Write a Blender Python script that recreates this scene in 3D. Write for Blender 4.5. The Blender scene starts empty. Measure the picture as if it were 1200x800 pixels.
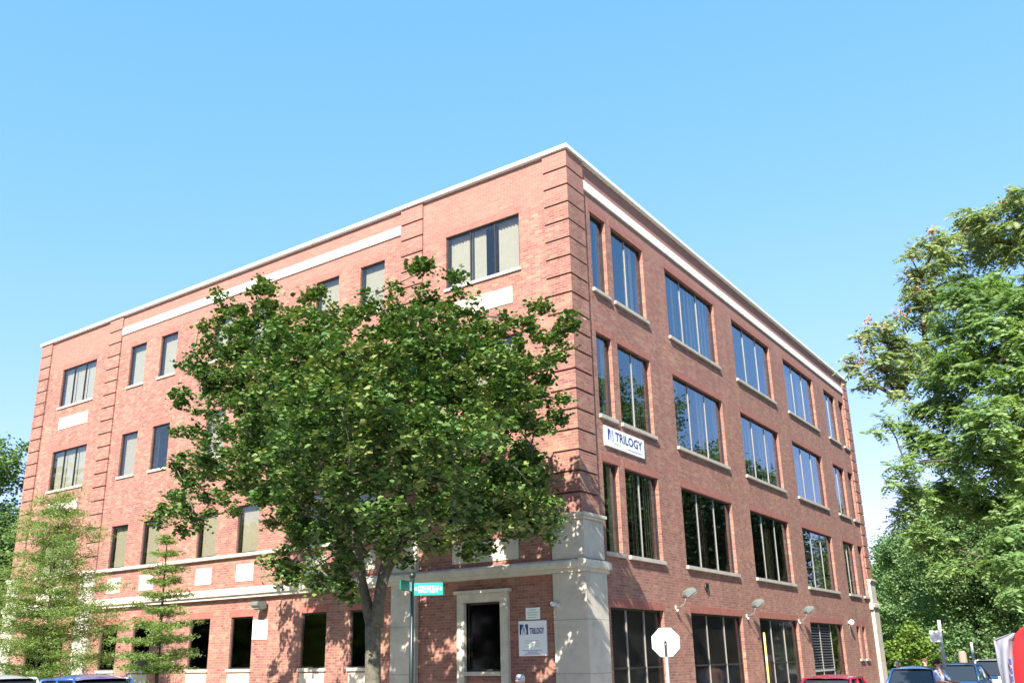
import bpy, bmesh, math, random
import numpy as np
from mathutils import Vector, Matrix, noise
random.seed(7); rng = np.random.default_rng(11)
S = bpy.context.scene
COL = S.collection
R_ = math.radians
G = -0.35            # street level

# ------------------------------------------------------------------ camera
CAMP = Vector((11.1329, -19.4253, 1.6)); FPX = 1055.245; PX, PY = 600 - 19.868, 400 + 48.329
tilt, roll, yaw = 0.29735817, -0.01692824, -0.61388270
_f = Vector((math.sin(yaw) * math.cos(tilt), math.cos(yaw) * math.cos(tilt), math.sin(tilt)))
_r = Vector((math.cos(yaw), -math.sin(yaw), 0)); _u = _r.cross(_f)
RX = math.cos(roll) * _r + math.sin(roll) * _u
UX = -math.sin(roll) * _r + math.cos(roll) * _u
cd = bpy.data.cameras.new('camera'); cam = bpy.data.objects.new('camera', cd); COL.objects.link(cam)
cam.matrix_world = Matrix(((RX.x, UX.x, -_f.x, CAMP.x), (RX.y, UX.y, -_f.y, CAMP.y), (RX.z, UX.z, -_f.z, CAMP.z), (0, 0, 0, 1)))
cd.sensor_fit = 'HORIZONTAL'; cd.sensor_width = 36; cd.lens = FPX * 36 / 1200
cd.shift_x = (600 - PX) / 1200; cd.shift_y = (PY - 400) / 1200
cd.clip_start = 0.1; cd.clip_end = 3000
S.camera = cam

def ray(u, v):
    return ((u - PX) * RX - (v - PY) * UX + FPX * _f).normalized()
def atY(u, v, Y):
    d = ray(u, v); return CAMP + d * ((Y - CAMP.y) / d.y)
def atD(u, v, D):          # horizontal distance D from the photographer
    d = ray(u, v); return CAMP + d * (D / math.hypot(d.x, d.y))

# ------------------------------------------------------------------ materials
def mat(name):
    m = bpy.data.materials.new(name); m.use_nodes = True
    nt = m.node_tree; b = nt.nodes['Principled BSDF']; return m, nt, b
def N(nt, t, **k):
    n = nt.nodes.new(t)
    for a, v in k.items():
        if a.startswith('_'): setattr(n, a[1:], v)
        else: n.inputs[a.replace('__', ' ')].default_value = v
    return n
def ramp(nt, fac, stops):
    r = nt.nodes.new('ShaderNodeValToRGB')
    while len(r.color_ramp.elements) < len(stops): r.color_ramp.elements.new(0.5)
    for e, (p, c) in zip(r.color_ramp.elements, stops): e.position = p; e.color = (*c, 1)
    nt.links.new(fac, r.inputs[0]); return r.outputs[0]
def simple(name, c, rough=0.6, metal=0.0, noise=0.0, scale=8, bump=0.0, coat=0.0):
    m, nt, b = mat(name)
    b.inputs['Roughness'].default_value = rough; b.inputs['Metallic'].default_value = metal
    b.inputs['Coat Weight'].default_value = coat
    if noise > 0:
        tc = N(nt, 'ShaderNodeTexCoord')
        n = N(nt, 'ShaderNodeTexNoise', Scale=scale, Detail=6.0, Roughness=0.65); nt.links.new(tc.outputs['Object'], n.inputs['Vector'])
        lo = tuple(x * (1 - noise) for x in c); hi = tuple(min(1, x * (1 + noise)) for x in c)
        nt.links.new(ramp(nt, n.outputs['Fac'], [(0.3, lo), (0.7, hi)]), b.inputs['Base Color'])
        if bump:
            bp = N(nt, 'ShaderNodeBump', Strength=bump, Distance=0.02); nt.links.new(n.outputs['Fac'], bp.inputs['Height']); nt.links.new(bp.outputs[0], b.inputs['Normal'])
    else: b.inputs['Base Color'].default_value = (*c, 1)
    return m

def brick_mat(name, smooth_top=True, swap=False):
    m, nt, b = mat(name); L = nt.links.new
    tc = N(nt, 'ShaderNodeTexCoord'); sp = N(nt, 'ShaderNodeSeparateXYZ'); L(tc.outputs['Object'], sp.inputs[0])
    ad = N(nt, 'ShaderNodeMath', _operation='ADD'); L(sp.outputs[0], ad.inputs[0]); L(sp.outputs[1], ad.inputs[1])
    cb = N(nt, 'ShaderNodeCombineXYZ')
    if swap: L(sp.outputs[2], cb.inputs[0]); L(ad.outputs[0], cb.inputs[1])
    else: L(ad.outputs[0], cb.inputs[0]); L(sp.outputs[2], cb.inputs[1])
    br = N(nt, 'ShaderNodeTexBrick', Scale=1.0); br.offset = 0.5
    br.inputs['Brick Width'].default_value = 0.215; br.inputs['Row Height'].default_value = 0.076
    br.inputs['Mortar Size'].default_value = 0.008; br.inputs['Mortar Smooth'].default_value = 0.3; br.inputs['Bias'].default_value = 0
    br.inputs['Color1'].default_value = (0, 0, 0, 1); br.inputs['Color2'].default_value = (1, 1, 1, 1); br.inputs['Mortar'].default_value = (0.5, 0.5, 0.5, 1)
    L(cb.outputs[0], br.inputs['Vector'])
    # per-brick tone
    tone = ramp(nt, br.outputs['Color'], [(0.0, (0.17, 0.070, 0.060)), (0.25, (0.25, 0.100, 0.082)), (0.5, (0.30, 0.128, 0.100)), (0.78, (0.34, 0.18, 0.125)), (1.0, (0.38, 0.27, 0.16))])
    n1 = N(nt, 'ShaderNodeTexNoise', Scale=0.55, Detail=8.0, Roughness=0.7); L(tc.outputs['Object'], n1.inputs['Vector'])
    n2 = N(nt, 'ShaderNodeTexNoise', Scale=4.5, Detail=6.0, Roughness=0.8); L(cb.outputs[0], n2.inputs['Vector'])
    c2 = ramp(nt, n2.outputs['Fac'], [(0.34, (0.21, 0.075, 0.064)), (0.5, (0.29, 0.118, 0.095)), (0.66, (0.39, 0.25, 0.15))])
    mx = N(nt, 'ShaderNodeMix', _data_type='RGBA'); mx.inputs[0].default_value = 0.5; L(tone, mx.inputs[6]); L(c2, mx.inputs[7])
    big = ramp(nt, n1.outputs['Fac'], [(0.3, (0.76, 0.74, 0.76)), (0.7, (1.15, 1.12, 1.08))])
    ml = N(nt, 'ShaderNodeMix', _data_type='RGBA', _blend_type='MULTIPLY'); ml.inputs[0].default_value = 1; L(mx.outputs[2], ml.inputs[6]); L(big, ml.inputs[7])
    out = ml.outputs[2]
    # long vertical weather streaks
    mp = N(nt, 'ShaderNodeMapping'); mp.inputs['Scale'].default_value = (2.2, 0.12, 1); L(cb.outputs[0], mp.inputs[0])
    n3 = N(nt, 'ShaderNodeTexNoise', Scale=1.0, Detail=5.0); L(mp.outputs[0], n3.inputs['Vector'])
    st = ramp(nt, n3.outputs['Fac'], [(0.35, (0.78, 0.77, 0.78)), (0.6, (1.04, 1.03, 1.02))])
    m3 = N(nt, 'ShaderNodeMix', _data_type='RGBA', _blend_type='MULTIPLY'); m3.inputs[0].default_value = 0.8; L(out, m3.inputs[6]); L(st, m3.inputs[7]); out = m3.outputs[2]
    if smooth_top:      # one even pink tone mixes in towards the wall top
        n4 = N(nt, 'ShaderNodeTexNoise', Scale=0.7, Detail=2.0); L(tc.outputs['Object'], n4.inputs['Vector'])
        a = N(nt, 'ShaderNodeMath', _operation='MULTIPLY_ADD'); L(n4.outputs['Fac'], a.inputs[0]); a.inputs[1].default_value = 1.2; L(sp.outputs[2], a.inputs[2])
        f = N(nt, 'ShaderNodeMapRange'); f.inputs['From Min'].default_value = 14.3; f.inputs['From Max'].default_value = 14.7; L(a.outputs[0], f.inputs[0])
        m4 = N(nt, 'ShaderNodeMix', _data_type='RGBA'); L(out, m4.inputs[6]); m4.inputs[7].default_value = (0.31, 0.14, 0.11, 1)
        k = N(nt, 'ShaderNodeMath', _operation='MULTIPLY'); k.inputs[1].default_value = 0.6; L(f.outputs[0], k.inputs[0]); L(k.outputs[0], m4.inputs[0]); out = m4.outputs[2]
    # mortar
    m5 = N(nt, 'ShaderNodeMix', _data_type='RGBA'); L(br.outputs['Fac'], m5.inputs[0]); L(out, m5.inputs[6]); m5.inputs[7].default_value = (0.30, 0.19, 0.145, 1)
    L(m5.outputs[2], b.inputs['Base Color'])
    inv = N(nt, 'ShaderNodeMath', _operation='MULTIPLY_ADD'); L(br.outputs['Fac'], inv.inputs[0]); inv.inputs[1].default_value = -1.0; L(n2.outputs['Fac'], inv.inputs[2])
    bp = N(nt, 'ShaderNodeBump', Strength=0.45, Distance=0.008); L(inv.outputs[0], bp.inputs['Height']); L(bp.outputs[0], b.inputs['Normal'])
    b.inputs['Roughness'].default_value = 0.9
    return m
def stone_mat(name, c, joint=None):
    m, nt, b = mat(name); L = nt.links.new
    tc = N(nt, 'ShaderNodeTexCoord')
    n = N(nt, 'ShaderNodeTexNoise', Scale=2.2, Detail=9.0, Roughness=0.7); L(tc.outputs['Object'], n.inputs['Vector'])
    n2 = N(nt, 'ShaderNodeTexNoise', Scale=45.0, Detail=3.0); L(tc.outputs['Object'], n2.inputs['Vector'])
    col = ramp(nt, n.outputs['Fac'], [(0.25, tuple(x * 0.62 for x in c)), (0.5, tuple(x * 0.9 for x in c)), (0.7, c)])
    if joint:
        sp = N(nt, 'ShaderNodeSeparateXYZ'); L(tc.outputs['Object'], sp.inputs[0])
        a = N(nt, 'ShaderNodeMath', _operation='PINGPONG'); L(sp.outputs[2], a.inputs[0]); a.inputs[1].default_value = joint
        lt = N(nt, 'ShaderNodeMath', _operation='LESS_THAN'); L(a.outputs[0], lt.inputs[0]); lt.inputs[1].default_value = 0.009
        mx = N(nt, 'ShaderNodeMix', _data_type='RGBA'); L(lt.outputs[0], mx.inputs[0]); L(col, mx.inputs[6]); mx.inputs[7].default_value = (*[x * 0.5 for x in c], 1); col = mx.outputs[2]
    L(col, b.inputs['Base Color']); b.inputs['Roughness'].default_value = 0.85
    bp = N(nt, 'ShaderNodeBump', Strength=0.3, Distance=0.01); L(n2.outputs['Fac'], bp.inputs['Height']); L(bp.outputs[0], b.inputs['Normal'])
    return m
def glass_mat(name, tint, f0, pw_=4.0, ro=0.015, refl=(0.92, 0.96, 1)):
    m, nt, b = mat(name); L = nt.links.new; nt.nodes.remove(b)
    out = nt.nodes['Material Output']
    tc = N(nt, 'ShaderNodeTexCoord'); n = N(nt, 'ShaderNodeTexNoise', Scale=0.9, Detail=2.0); L(tc.outputs['Object'], n.inputs['Vector'])
    bp = N(nt, 'ShaderNodeBump', Strength=0.05, Distance=0.03); L(n.outputs['Fac'], bp.inputs['Height'])
    gl = N(nt, 'ShaderNodeBsdfGlossy', Roughness=ro); gl.inputs['Color'].default_value = (*refl, 1); L(bp.outputs[0], gl.inputs['Normal'])
    tr = N(nt, 'ShaderNodeBsdfTransparent'); tr.inputs[0].default_value = (*tint, 1)
    g = N(nt, 'ShaderNodeNewGeometry'); dt = N(nt, 'ShaderNodeVectorMath', _operation='DOT_PRODUCT'); L(g.outputs['Incoming'], dt.inputs[0]); L(g.outputs['Normal'], dt.inputs[1])
    ab = N(nt, 'ShaderNodeMath', _operation='ABSOLUTE'); L(dt.outputs['Value'], ab.inputs[0]); om = N(nt, 'ShaderNodeMath', _operation='SUBTRACT'); om.inputs[0].default_value = 1; L(ab.outputs[0], om.inputs[1])
    pw = N(nt, 'ShaderNodeMath', _operation='POWER'); L(om.outputs[0], pw.inputs[0]); pw.inputs[1].default_value = pw_
    fr = N(nt, 'ShaderNodeMath', _operation='MULTIPLY_ADD'); L(pw.outputs[0], fr.inputs[0]); fr.inputs[1].default_value = 1 - f0; fr.inputs[2].default_value = f0
    mx = N(nt, 'ShaderNodeMixShader'); L(fr.outputs[0], mx.inputs[0]); L(tr.outputs[0], mx.inputs[1]); L(gl.outputs[0], mx.inputs[2]); L(mx.outputs[0], out.inputs[0])
    return m
def leaf_mat(name, stops, trans=0.35, tscale=0.5, sat=1.0):
    m, nt, b = mat(name); L = nt.links.new
    out = nt.nodes['Material Output']
    g = N(nt, 'ShaderNodeNewGeometry'); tc = N(nt, 'ShaderNodeTexCoord')
    n = N(nt, 'ShaderNodeTexNoise', Scale=tscale, Detail=3.0); L(tc.outputs['Object'], n.inputs['Vector'])
    a = N(nt, 'ShaderNodeMath', _operation='MULTIPLY'); L(g.outputs['Random Per Island'], a.inputs[0]); a.inputs[1].default_value = 0.55
    a2 = N(nt, 'ShaderNodeMath', _operation='MULTIPLY_ADD'); L(n.outputs['Fac'], a2.inputs[0]); a2.inputs[1].default_value = 0.9; L(a.outputs[0], a2.inputs[2])
    a3 = N(nt, 'ShaderNodeMath', _operation='SUBTRACT'); L(a2.outputs[0], a3.inputs[0]); a3.inputs[1].default_value = 0.22
    col = ramp(nt, a3.outputs[0], stops)
    L(col, b.inputs['Base Color']); b.inputs['Roughness'].default_value = 0.5; b.inputs['Specular IOR Level'].default_value = 0.35
    t = N(nt, 'ShaderNodeBsdfTranslucent'); 
    hs = N(nt, 'ShaderNodeMix', _data_type='RGBA', _blend_type='MULTIPLY'); hs.inputs[0].default_value = 1; L(col, hs.inputs[6]); hs.inputs[7].default_value = (1.5, 1.6, 0.6, 1); L(hs.outputs[2], t.inputs[0])
    mx = N(nt, 'ShaderNodeMixShader'); mx.inputs[0].default_value = trans; L(b.outputs[0], mx.inputs[1]); L(t.outputs[0], mx.inputs[2]); L(mx.outputs[0], out.inputs[0])
    return m

M = {}
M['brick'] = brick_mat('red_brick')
M['soldier_soft'] = simple('lintel_brick', (0.30, 0.118, 0.09), 0.9, noise=0.25, scale=9)
M['soldier'] = simple('soldier_brick', (0.29, 0.10, 0.075), 0.9, noise=0.25, scale=9)
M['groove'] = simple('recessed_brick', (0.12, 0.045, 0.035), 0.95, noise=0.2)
M['stone'] = stone_mat('limestone', (0.60, 0.54, 0.44))
M['pale_stone'] = stone_mat('pale_limestone', (0.80, 0.77, 0.71))
M['sill_grey'] = stone_mat('grey_sill_stone', (0.46, 0.42, 0.36))
M['pier'] = stone_mat('limestone_blocks', (0.53, 0.48, 0.40), 0.62)
M['coping'] = simple('white_metal_coping', (0.80, 0.80, 0.78), 0.45, noise=0.05)
M['frame'] = simple('dark_bronze_frame', (0.025, 0.022, 0.02), 0.45)
M['frame_light'] = simple('anodised_frame', (0.33, 0.31, 0.28), 0.4, 0.3)
M['glass'] = glass_mat('window_glass', (0.88, 0.88, 0.85), 0.06)
M['glass_right'] = glass_mat('tinted_glass', (0.74, 0.75, 0.70), 0.17, 4.5, 0.012, (0.62, 0.72, 0.86))
M['glass_dark'] = glass_mat('dark_glass', (0.16, 0.16, 0.17), 0.03, 5.0, 0.06)
M['glass_shop'] = glass_mat('shop_glass', (0.72, 0.72, 0.72), 0.03, 6.0, 0.05, (0.6, 0.65, 0.7))
M['screen'] = simple('dark_window_screen', (0.075, 0.07, 0.062), 0.6, noise=0.3, scale=0.8)
M['blind'] = simple('pale_blind', (0.40, 0.39, 0.33), 0.8, noise=0.05)
M['blind_grey'] = simple('grey_blind', (0.74, 0.70, 0.55), 0.8, noise=0.08)
M['blind_warm'] = simple('beige_blind', (0.37, 0.34, 0.27), 0.8, noise=0.05)
M['room'] = simple('office_interior', (0.22, 0.21, 0.19), 0.9)
M['roof'] = simple('flat_roof_felt', (0.12, 0.12, 0.12), 0.95, noise=0.2)
M['lampgrey'] = simple('weathered_lamp_metal', (0.14, 0.16, 0.145), 0.7, 0.0, noise=0.25)
M['louvre_dark'] = simple('dark_louvre_metal', (0.06, 0.06, 0.06), 0.5, 0.2, noise=0.2)
M['lens'] = simple('lamp_lens', (0.34, 0.36, 0.33), 0.25)
M['conduit'] = simple('conduit_metal', (0.42, 0.40, 0.37), 0.5, 0.2)
M['white'] = simple('white_sign_face', (0.82, 0.83, 0.84), 0.5)
M['dullwhite'] = simple('weathered_white_paint', (0.42, 0.43, 0.42), 0.6, noise=0.15)
M['navy'] = simple('navy_lettering', (0.03, 0.045, 0.16), 0.6)
M['lilac'] = simple('grey_blue_lettering', (0.30, 0.33, 0.50), 0.6)
M['palegreen'] = simple('pale_green_print', (0.45, 0.62, 0.40), 0.6)
M['pink'] = simple('pink_print', (0.70, 0.45, 0.50), 0.6)
M['signgreen'] = simple('sign_green', (0.0, 0.33, 0.22), 0.4)
M['signgreen_shaded'] = simple('shaded_sign_green', (0.0, 0.12, 0.075), 0.5)  # darker sign green: shade of the side away from the sun, in the colour
M['darkgreen'] = simple('dark_green_paint', (0.01, 0.02, 0.018), 0.4)
M['aluminium'] = simple('sheet_aluminium', (0.55, 0.58, 0.60), 0.45, 0.15, noise=0.04)
M['galv'] = simple('galvanised_steel', (0.42, 0.42, 0.43), 0.45, 0.6, noise=0.15)
M['red'] = simple('red_paint', (0.55, 0.02, 0.02), 0.4)
M['yellow'] = simple('yellow_paint', (0.62, 0.46, 0.14), 0.5)
M['black'] = simple('black_rubber', (0.012, 0.012, 0.012), 0.7)
M['bark'] = simple('maple_bark', (0.11, 0.10, 0.075), 0.9, noise=0.45, scale=14, bump=0.9)
M['bark_dark'] = simple('dark_bark', (0.075, 0.055, 0.04), 0.9, noise=0.4, scale=10, bump=0.6)
M['asphalt'] = simple('asphalt', (0.05, 0.05, 0.05), 0.9, noise=0.3, scale=3, bump=0.3)
M['concrete'] = simple('pavement_concrete', (0.42, 0.40, 0.36), 0.9, noise=0.2, scale=2)
M['kerb'] = simple('kerb_concrete', (0.45, 0.43, 0.40), 0.9, noise=0.2, scale=4)
M['paint'] = simple('road_paint', (0.75, 0.75, 0.72), 0.7, noise=0.2, scale=10)
M['soil'] = simple('ground_earth', (0.06, 0.08, 0.035), 0.95, noise=0.4, scale=1.5)
M['grass'] = simple('lawn_grass', (0.06, 0.11, 0.025), 0.9, noise=0.4, scale=12, bump=0.8)
M['carglass'] = simple('car_glass', (0.02, 0.025, 0.03), 0.05, coat=0.5)
M['chrome'] = simple('chrome', (0.6, 0.6, 0.6), 0.2, 1.0)
M['headlamp'] = simple('headlamp', (0.8, 0.8, 0.78), 0.15)
M['taillamp'] = simple('taillamp', (0.4, 0.01, 0.01), 0.2)
M['skin'] = simple('skin', (0.50, 0.30, 0.21), 0.6)
M['maple'] = leaf_mat('maple_leaves', [(0.0, (0.022, 0.058, 0.014)), (0.35, (0.050, 0.115, 0.024)), (0.60, (0.11, 0.18, 0.042)), (0.80, (0.20, 0.225, 0.07)), (1.0, (0.27, 0.18, 0.10))], 0.18, 0.6)
M['heaven'] = leaf_mat('ailanthus_leaves', [(0.0, (0.10, 0.16, 0.06)), (0.4, (0.20, 0.27, 0.11)), (0.75, (0.33, 0.37, 0.18)), (1.0, (0.42, 0.32, 0.22))], 0.35, 0.35)
M['seeds'] = simple('seed_clusters', (0.34, 0.17, 0.09), 0.8, noise=0.3)
M['walnut'] = leaf_mat('bright_green_leaves', [(0.0, (0.06, 0.12, 0.045)), (0.4, (0.14, 0.23, 0.08)), (0.8, (0.26, 0.36, 0.13)), (0.97, (0.36, 0.42, 0.13)), (1.0, (0.5, 0.33, 0.04))], 0.38, 0.4)
M['cypress'] = leaf_mat('feathery_needles', [(0.0, (0.10, 0.16, 0.05)), (0.5, (0.19, 0.27, 0.09)), (1.0, (0.30, 0.36, 0.15))], 0.4, 0.8)
M['farleaf'] = leaf_mat('distant_leaves', [(0.0, (0.05, 0.11, 0.045)), (0.5, (0.13, 0.215, 0.085)), (1.0, (0.24, 0.33, 0.14))], 0.3, 0.45)
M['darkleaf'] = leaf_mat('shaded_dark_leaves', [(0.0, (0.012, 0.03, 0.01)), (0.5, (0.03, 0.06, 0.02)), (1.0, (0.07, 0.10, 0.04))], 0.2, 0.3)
M['bush'] = leaf_mat('bush_leaves', [(0.0, (0.07, 0.14, 0.025)), (0.5, (0.14, 0.22, 0.04)), (1.0, (0.22, 0.30, 0.06))], 0.35, 0.8)

# ------------------------------------------------------------------ mesh helpers
class MB:
    def __init__(s): s.v = []; s.f = []; s.sm = []
    def add(s, vs, fs, smooth=False):
        o = len(s.v); s.v += [tuple(p) for p in vs]; s.f += [tuple(i + o for i in f) for f in fs]; s.sm += [smooth] * len(fs); return s
    def box(s, x0, x1, y0, y1, z0, z1):
        x0, x1 = sorted((x0, x1)); y0, y1 = sorted((y0, y1)); z0, z1 = sorted((z0, z1))
        return s.add([(x0,y0,z0),(x1,y0,z0),(x1,y1,z0),(x0,y1,z0),(x0,y0,z1),(x1,y0,z1),(x1,y1,z1),(x0,y1,z1)],
              [(0,3,2,1),(4,5,6,7),(0,1,5,4),(1,2,6,5),(2,3,7,6),(3,0,4,7)])
    def tube(s, pts, rads, n=10, caps=True):
        pts = [Vector(p) for p in pts]; rings = []
        ref = Vector((0.13, 0.31, 0.94))
        vs = []
        for i, p in enumerate(pts):
            t = (pts[min(i + 1, len(pts) - 1)] - pts[max(i - 1, 0)]).normalized()
            a = t.cross(ref)
            if a.length < 0.1: a = t.cross(Vector((1, 0, 0)))
            a.normalize(); b = t.cross(a)
            for k in range(n):
                w = 2 * math.pi * k / n; vs.append(p + (a * math.cos(w) + b * math.sin(w)) * rads[i])
        fs = [(i * n + k, i * n + (k + 1) % n, (i + 1) * n + (k + 1) % n, (i + 1) * n + k) for i in range(len(pts) - 1) for k in range(n)]
        if caps: fs += [tuple(range(n))[::-1], tuple(range((len(pts) - 1) * n, len(pts) * n))]
        return s.add(vs, fs, True)
    def lathe(s, c, prof, n=16, axis='z'):
        vs = []; c = Vector(c)
        for r, h in prof:
            for k in range(n):
                w = 2 * math.pi * k / n; a, b = r * math.cos(w), r * math.sin(w)
                vs.append(c + (Vector((a, b, h)) if axis == 'z' else Vector((a, h, b)) if axis == 'y' else Vector((h, a, b))))
        m = len(prof)
        fs = [(i * n + k, i * n + (k + 1) % n, (i + 1) * n + (k + 1) % n, (i + 1) * n + k) for i in range(m - 1) for k in range(n)]
        fs += [tuple(range(n))[::-1], tuple(range((m - 1) * n, m * n))]
        return s.add(vs, fs, True)
    def prism(s, poly, ax, a0, a1):      # poly of 2-D points extruded along ax ('x','y','z')
        n = len(poly)
        def P(p, h): return (h, p[0], p[1]) if ax == 'x' else (p[0], h, p[1]) if ax == 'y' else (p[0], p[1], h)
        return s.add([P(p, a0) for p in poly] + [P(p, a1) for p in poly], [tuple(range(n))[::-1], tuple(range(n, 2 * n))] + [(i, (i + 1) % n, n + (i + 1) % n, n + i) for i in range(n)])
    def build(s, name, m, parent=None, bevel=0.0, loc=None):
        me = bpy.data.meshes.new(name); me.from_pydata(s.v, [], s.f); me.update()
        me.polygons.foreach_set('use_smooth', s.sm)
        bm = bmesh.new(); bm.from_mesh(me)
        bmesh.ops.recalc_face_normals(bm, faces=bm.faces)
        if bevel: bmesh.ops.bevel(bm, geom=list(bm.edges), offset=bevel, segments=2, affect='EDGES', clamp_overlap=True)
        bm.to_mesh(me); bm.free()
        me.materials.append(m)
        o = bpy.data.objects.new(name, me); COL.objects.link(o)
        if parent: o.parent = parent
        if loc: o.location = loc
        return o
def tag(o, label=None, cat=None, group=None, kind=None):
    if label: o['label'] = label
    if cat: o['category'] = cat
    if group: o['group'] = group
    if kind: o['kind'] = kind
    return o
def empty(name, label, cat, loc=(0, 0, 0), rz=0, group=None):
    o = bpy.data.objects.new(name, None); COL.objects.link(o); o.location = loc; o.rotation_euler = (0, 0, rz); o.empty_display_size = 0.3
    return tag(o, label, cat, group)
def text_mb(txt, w, h, depth=0.004, bold=0.0):
    cu = bpy.data.curves.new('t', 'FONT'); cu.body = txt; cu.extrude = 0.5; cu.offset = bold; cu.resolution_u = 4
    o = bpy.data.objects.new('t', cu); COL.objects.link(o)
    me = o.to_mesh(); vs = [v.co.copy() for v in me.vertices]; fs = [tuple(p.vertices) for p in me.polygons]; o.to_mesh_clear()
    bpy.data.objects.remove(o); bpy.data.curves.remove(cu)
    x0 = min(v.x for v in vs); x1 = max(v.x for v in vs); y0 = min(v.y for v in vs); y1 = max(v.y for v in vs)
    return [((v.x - x0) / (x1 - x0) * w, (v.y - y0) / (y1 - y0) * h, v.z * depth) for v in vs], fs

# ------------------------------------------------------------------ world and sun
sun_dir = Vector((0.35, -1.15, 1.0)).normalized()
W = bpy.data.worlds.new('World'); S.world = W; W.use_nodes = True
wn = W.node_tree; bg = wn.nodes['Background']
sky = wn.nodes.new('ShaderNodeTexSky'); sky.sky_type = 'NISHITA'; sky.sun_disc = False
sky.sun_elevation = math.asin(sun_dir.z); sky.sun_rotation = math.atan2(sun_dir.x, sun_dir.y)
sky.air_density = 1.0; sky.dust_density = 0.3; sky.ozone_density = 2.2; sky.altitude = 180
sep = wn.nodes.new('ShaderNodeSeparateColor'); cmb = wn.nodes.new('ShaderNodeCombineColor'); wn.links.new(sky.outputs[0], sep.inputs[0])
for i_, (k_, g_) in enumerate(((0.516, 0.85), (0.416, 0.42), (0.58, 0.40))):      # response of the camera to the clear sky; values are for strength 0.15
    a_ = wn.nodes.new('ShaderNodeMath'); a_.operation = 'MULTIPLY'; a_.inputs[1].default_value = 0.15; wn.links.new(sep.outputs[i_], a_.inputs[0])
    p_ = wn.nodes.new('ShaderNodeMath'); p_.operation = 'POWER'; p_.inputs[1].default_value = g_; wn.links.new(a_.outputs[0], p_.inputs[0])
    m_ = wn.nodes.new('ShaderNodeMath'); m_.operation = 'MULTIPLY'; m_.inputs[1].default_value = k_ / 0.15; wn.links.new(p_.outputs[0], m_.inputs[0]); wn.links.new(m_.outputs[0], cmb.inputs[i_])
wn.links.new(cmb.outputs[0], bg.inputs[0]); bg.inputs[1].default_value = 0.15
sd = bpy.data.lights.new('sun', 'SUN'); sd.energy = 4.9; sd.angle = R_(0.5); sd.color = (1, 0.94, 0.84)
so = bpy.data.objects.new('sun', sd); COL.objects.link(so); so.rotation_euler = sun_dir.to_track_quat('Z', 'Y').to_euler(); so.location = (30, -60, 60)
S.view_settings.view_transform = 'Standard'; S.view_settings.look = 'None'; S.view_settings.gamma = 1; S.view_settings.exposure = 1.5

# ------------------------------------------------------------------ ground, roads
def slab(name, x0, x1, y0, y1, z0, z1, m):
    return tag(MB().box(x0, x1, y0, y1, z0, z1).build(name, m), kind='structure')
tag(MB().add([(-900, -900, G - 0.16), (900, -900, G - 0.16), (900, 900, G - 0.16), (-900, 900, G - 0.16)], [(0, 1, 2, 3)]).build('ground', M['soil']), kind='structure')
def sheet(name, rects, z, m):
    mb = MB()
    for x0, x1, y0, y1 in rects: mb.add([(x0, y0, z), (x1, y0, z), (x1, y1, z), (x0, y1, z)], [(0, 1, 2, 3)])
    return tag(mb.build(name, m), kind='structure')
sheet('road', [(-300, 300, -16.6, -8.3), (3.2, 10.4, -300, -16.6), (3.2, 10.4, -8.3, 300)], G - 0.13, M['asphalt'])
sheet('road_marking', [(-60, 0.8, -12.5, -12.38), (12.5, 60, -12.5, -12.38), (6.75, 6.87, -6, 120), (1.0, 1.35, -12.2, -8.6), (3.5, 10.1, -7.6, -7.3), (3.5, 10.1, -5.4, -5.1)], G - 0.126, M['paint'])
for q in ((-300, 3.05, -8.15, 300), (10.55, 300, -8.15, 300), (-300, 3.05, -300, -16.75), (10.55, 300, -300, -16.75)):
    slab('pavement', *q, G - 0.14, G, M['concrete'])
for q in ((-300, 3.05, -8.3, -8.15), (3.05, 3.2, -8.3, 300), (10.4, 10.55, -8.3, 300), (10.55, 300, -8.3, -8.15), (-300, 3.05, -16.75, -16.6), (10.55, 300, -16.75, -16.6), (3.05, 3.2, -300, -16.6), (10.4, 10.55, -300, -16.6)):
    slab('kerb', *q, G - 0.14, G + 0.003, M['kerb'])
for q in ((-60, -0.5, -7.6, -3.6), (12.5, 60, -6, 80), (-60, -29, 1, 60), (-40, 1, 34, 150)):
    sheet('lawn', [q], G + 0.02, M['grass'])

# ------------------------------------------------------------------ the office building
B = empty('office_building', 'four storey red brick corner office building with limestone trim and white coping', 'building', (-13.6, 14.3, G))
BO = Vector((13.6, -14.3, -G))
H = 15.4; XL = -27.35; YR = 28.6; WD = -0.06; REV = 0.24
def F(fac, a, d, z):
    return (a, -d, z) if fac == 'L' else (d, a, z)
def fbox(mb, fac, a0, a1, d0, d1, z0, z1):
    p = F(fac, a0, d0, z0); q = F(fac, a1, d1, z1); return mb.box(p[0], q[0], p[1], q[1], p[2], q[2])
def part(mb, name, m, parent=None, bevel=0.0, label=None):
    o = mb.build(name, m, None, bevel); o.parent = parent or B
    o.location = BO if (parent is None) else (0, 0, 0)
    if label: o['label'] = label
    return o
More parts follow.
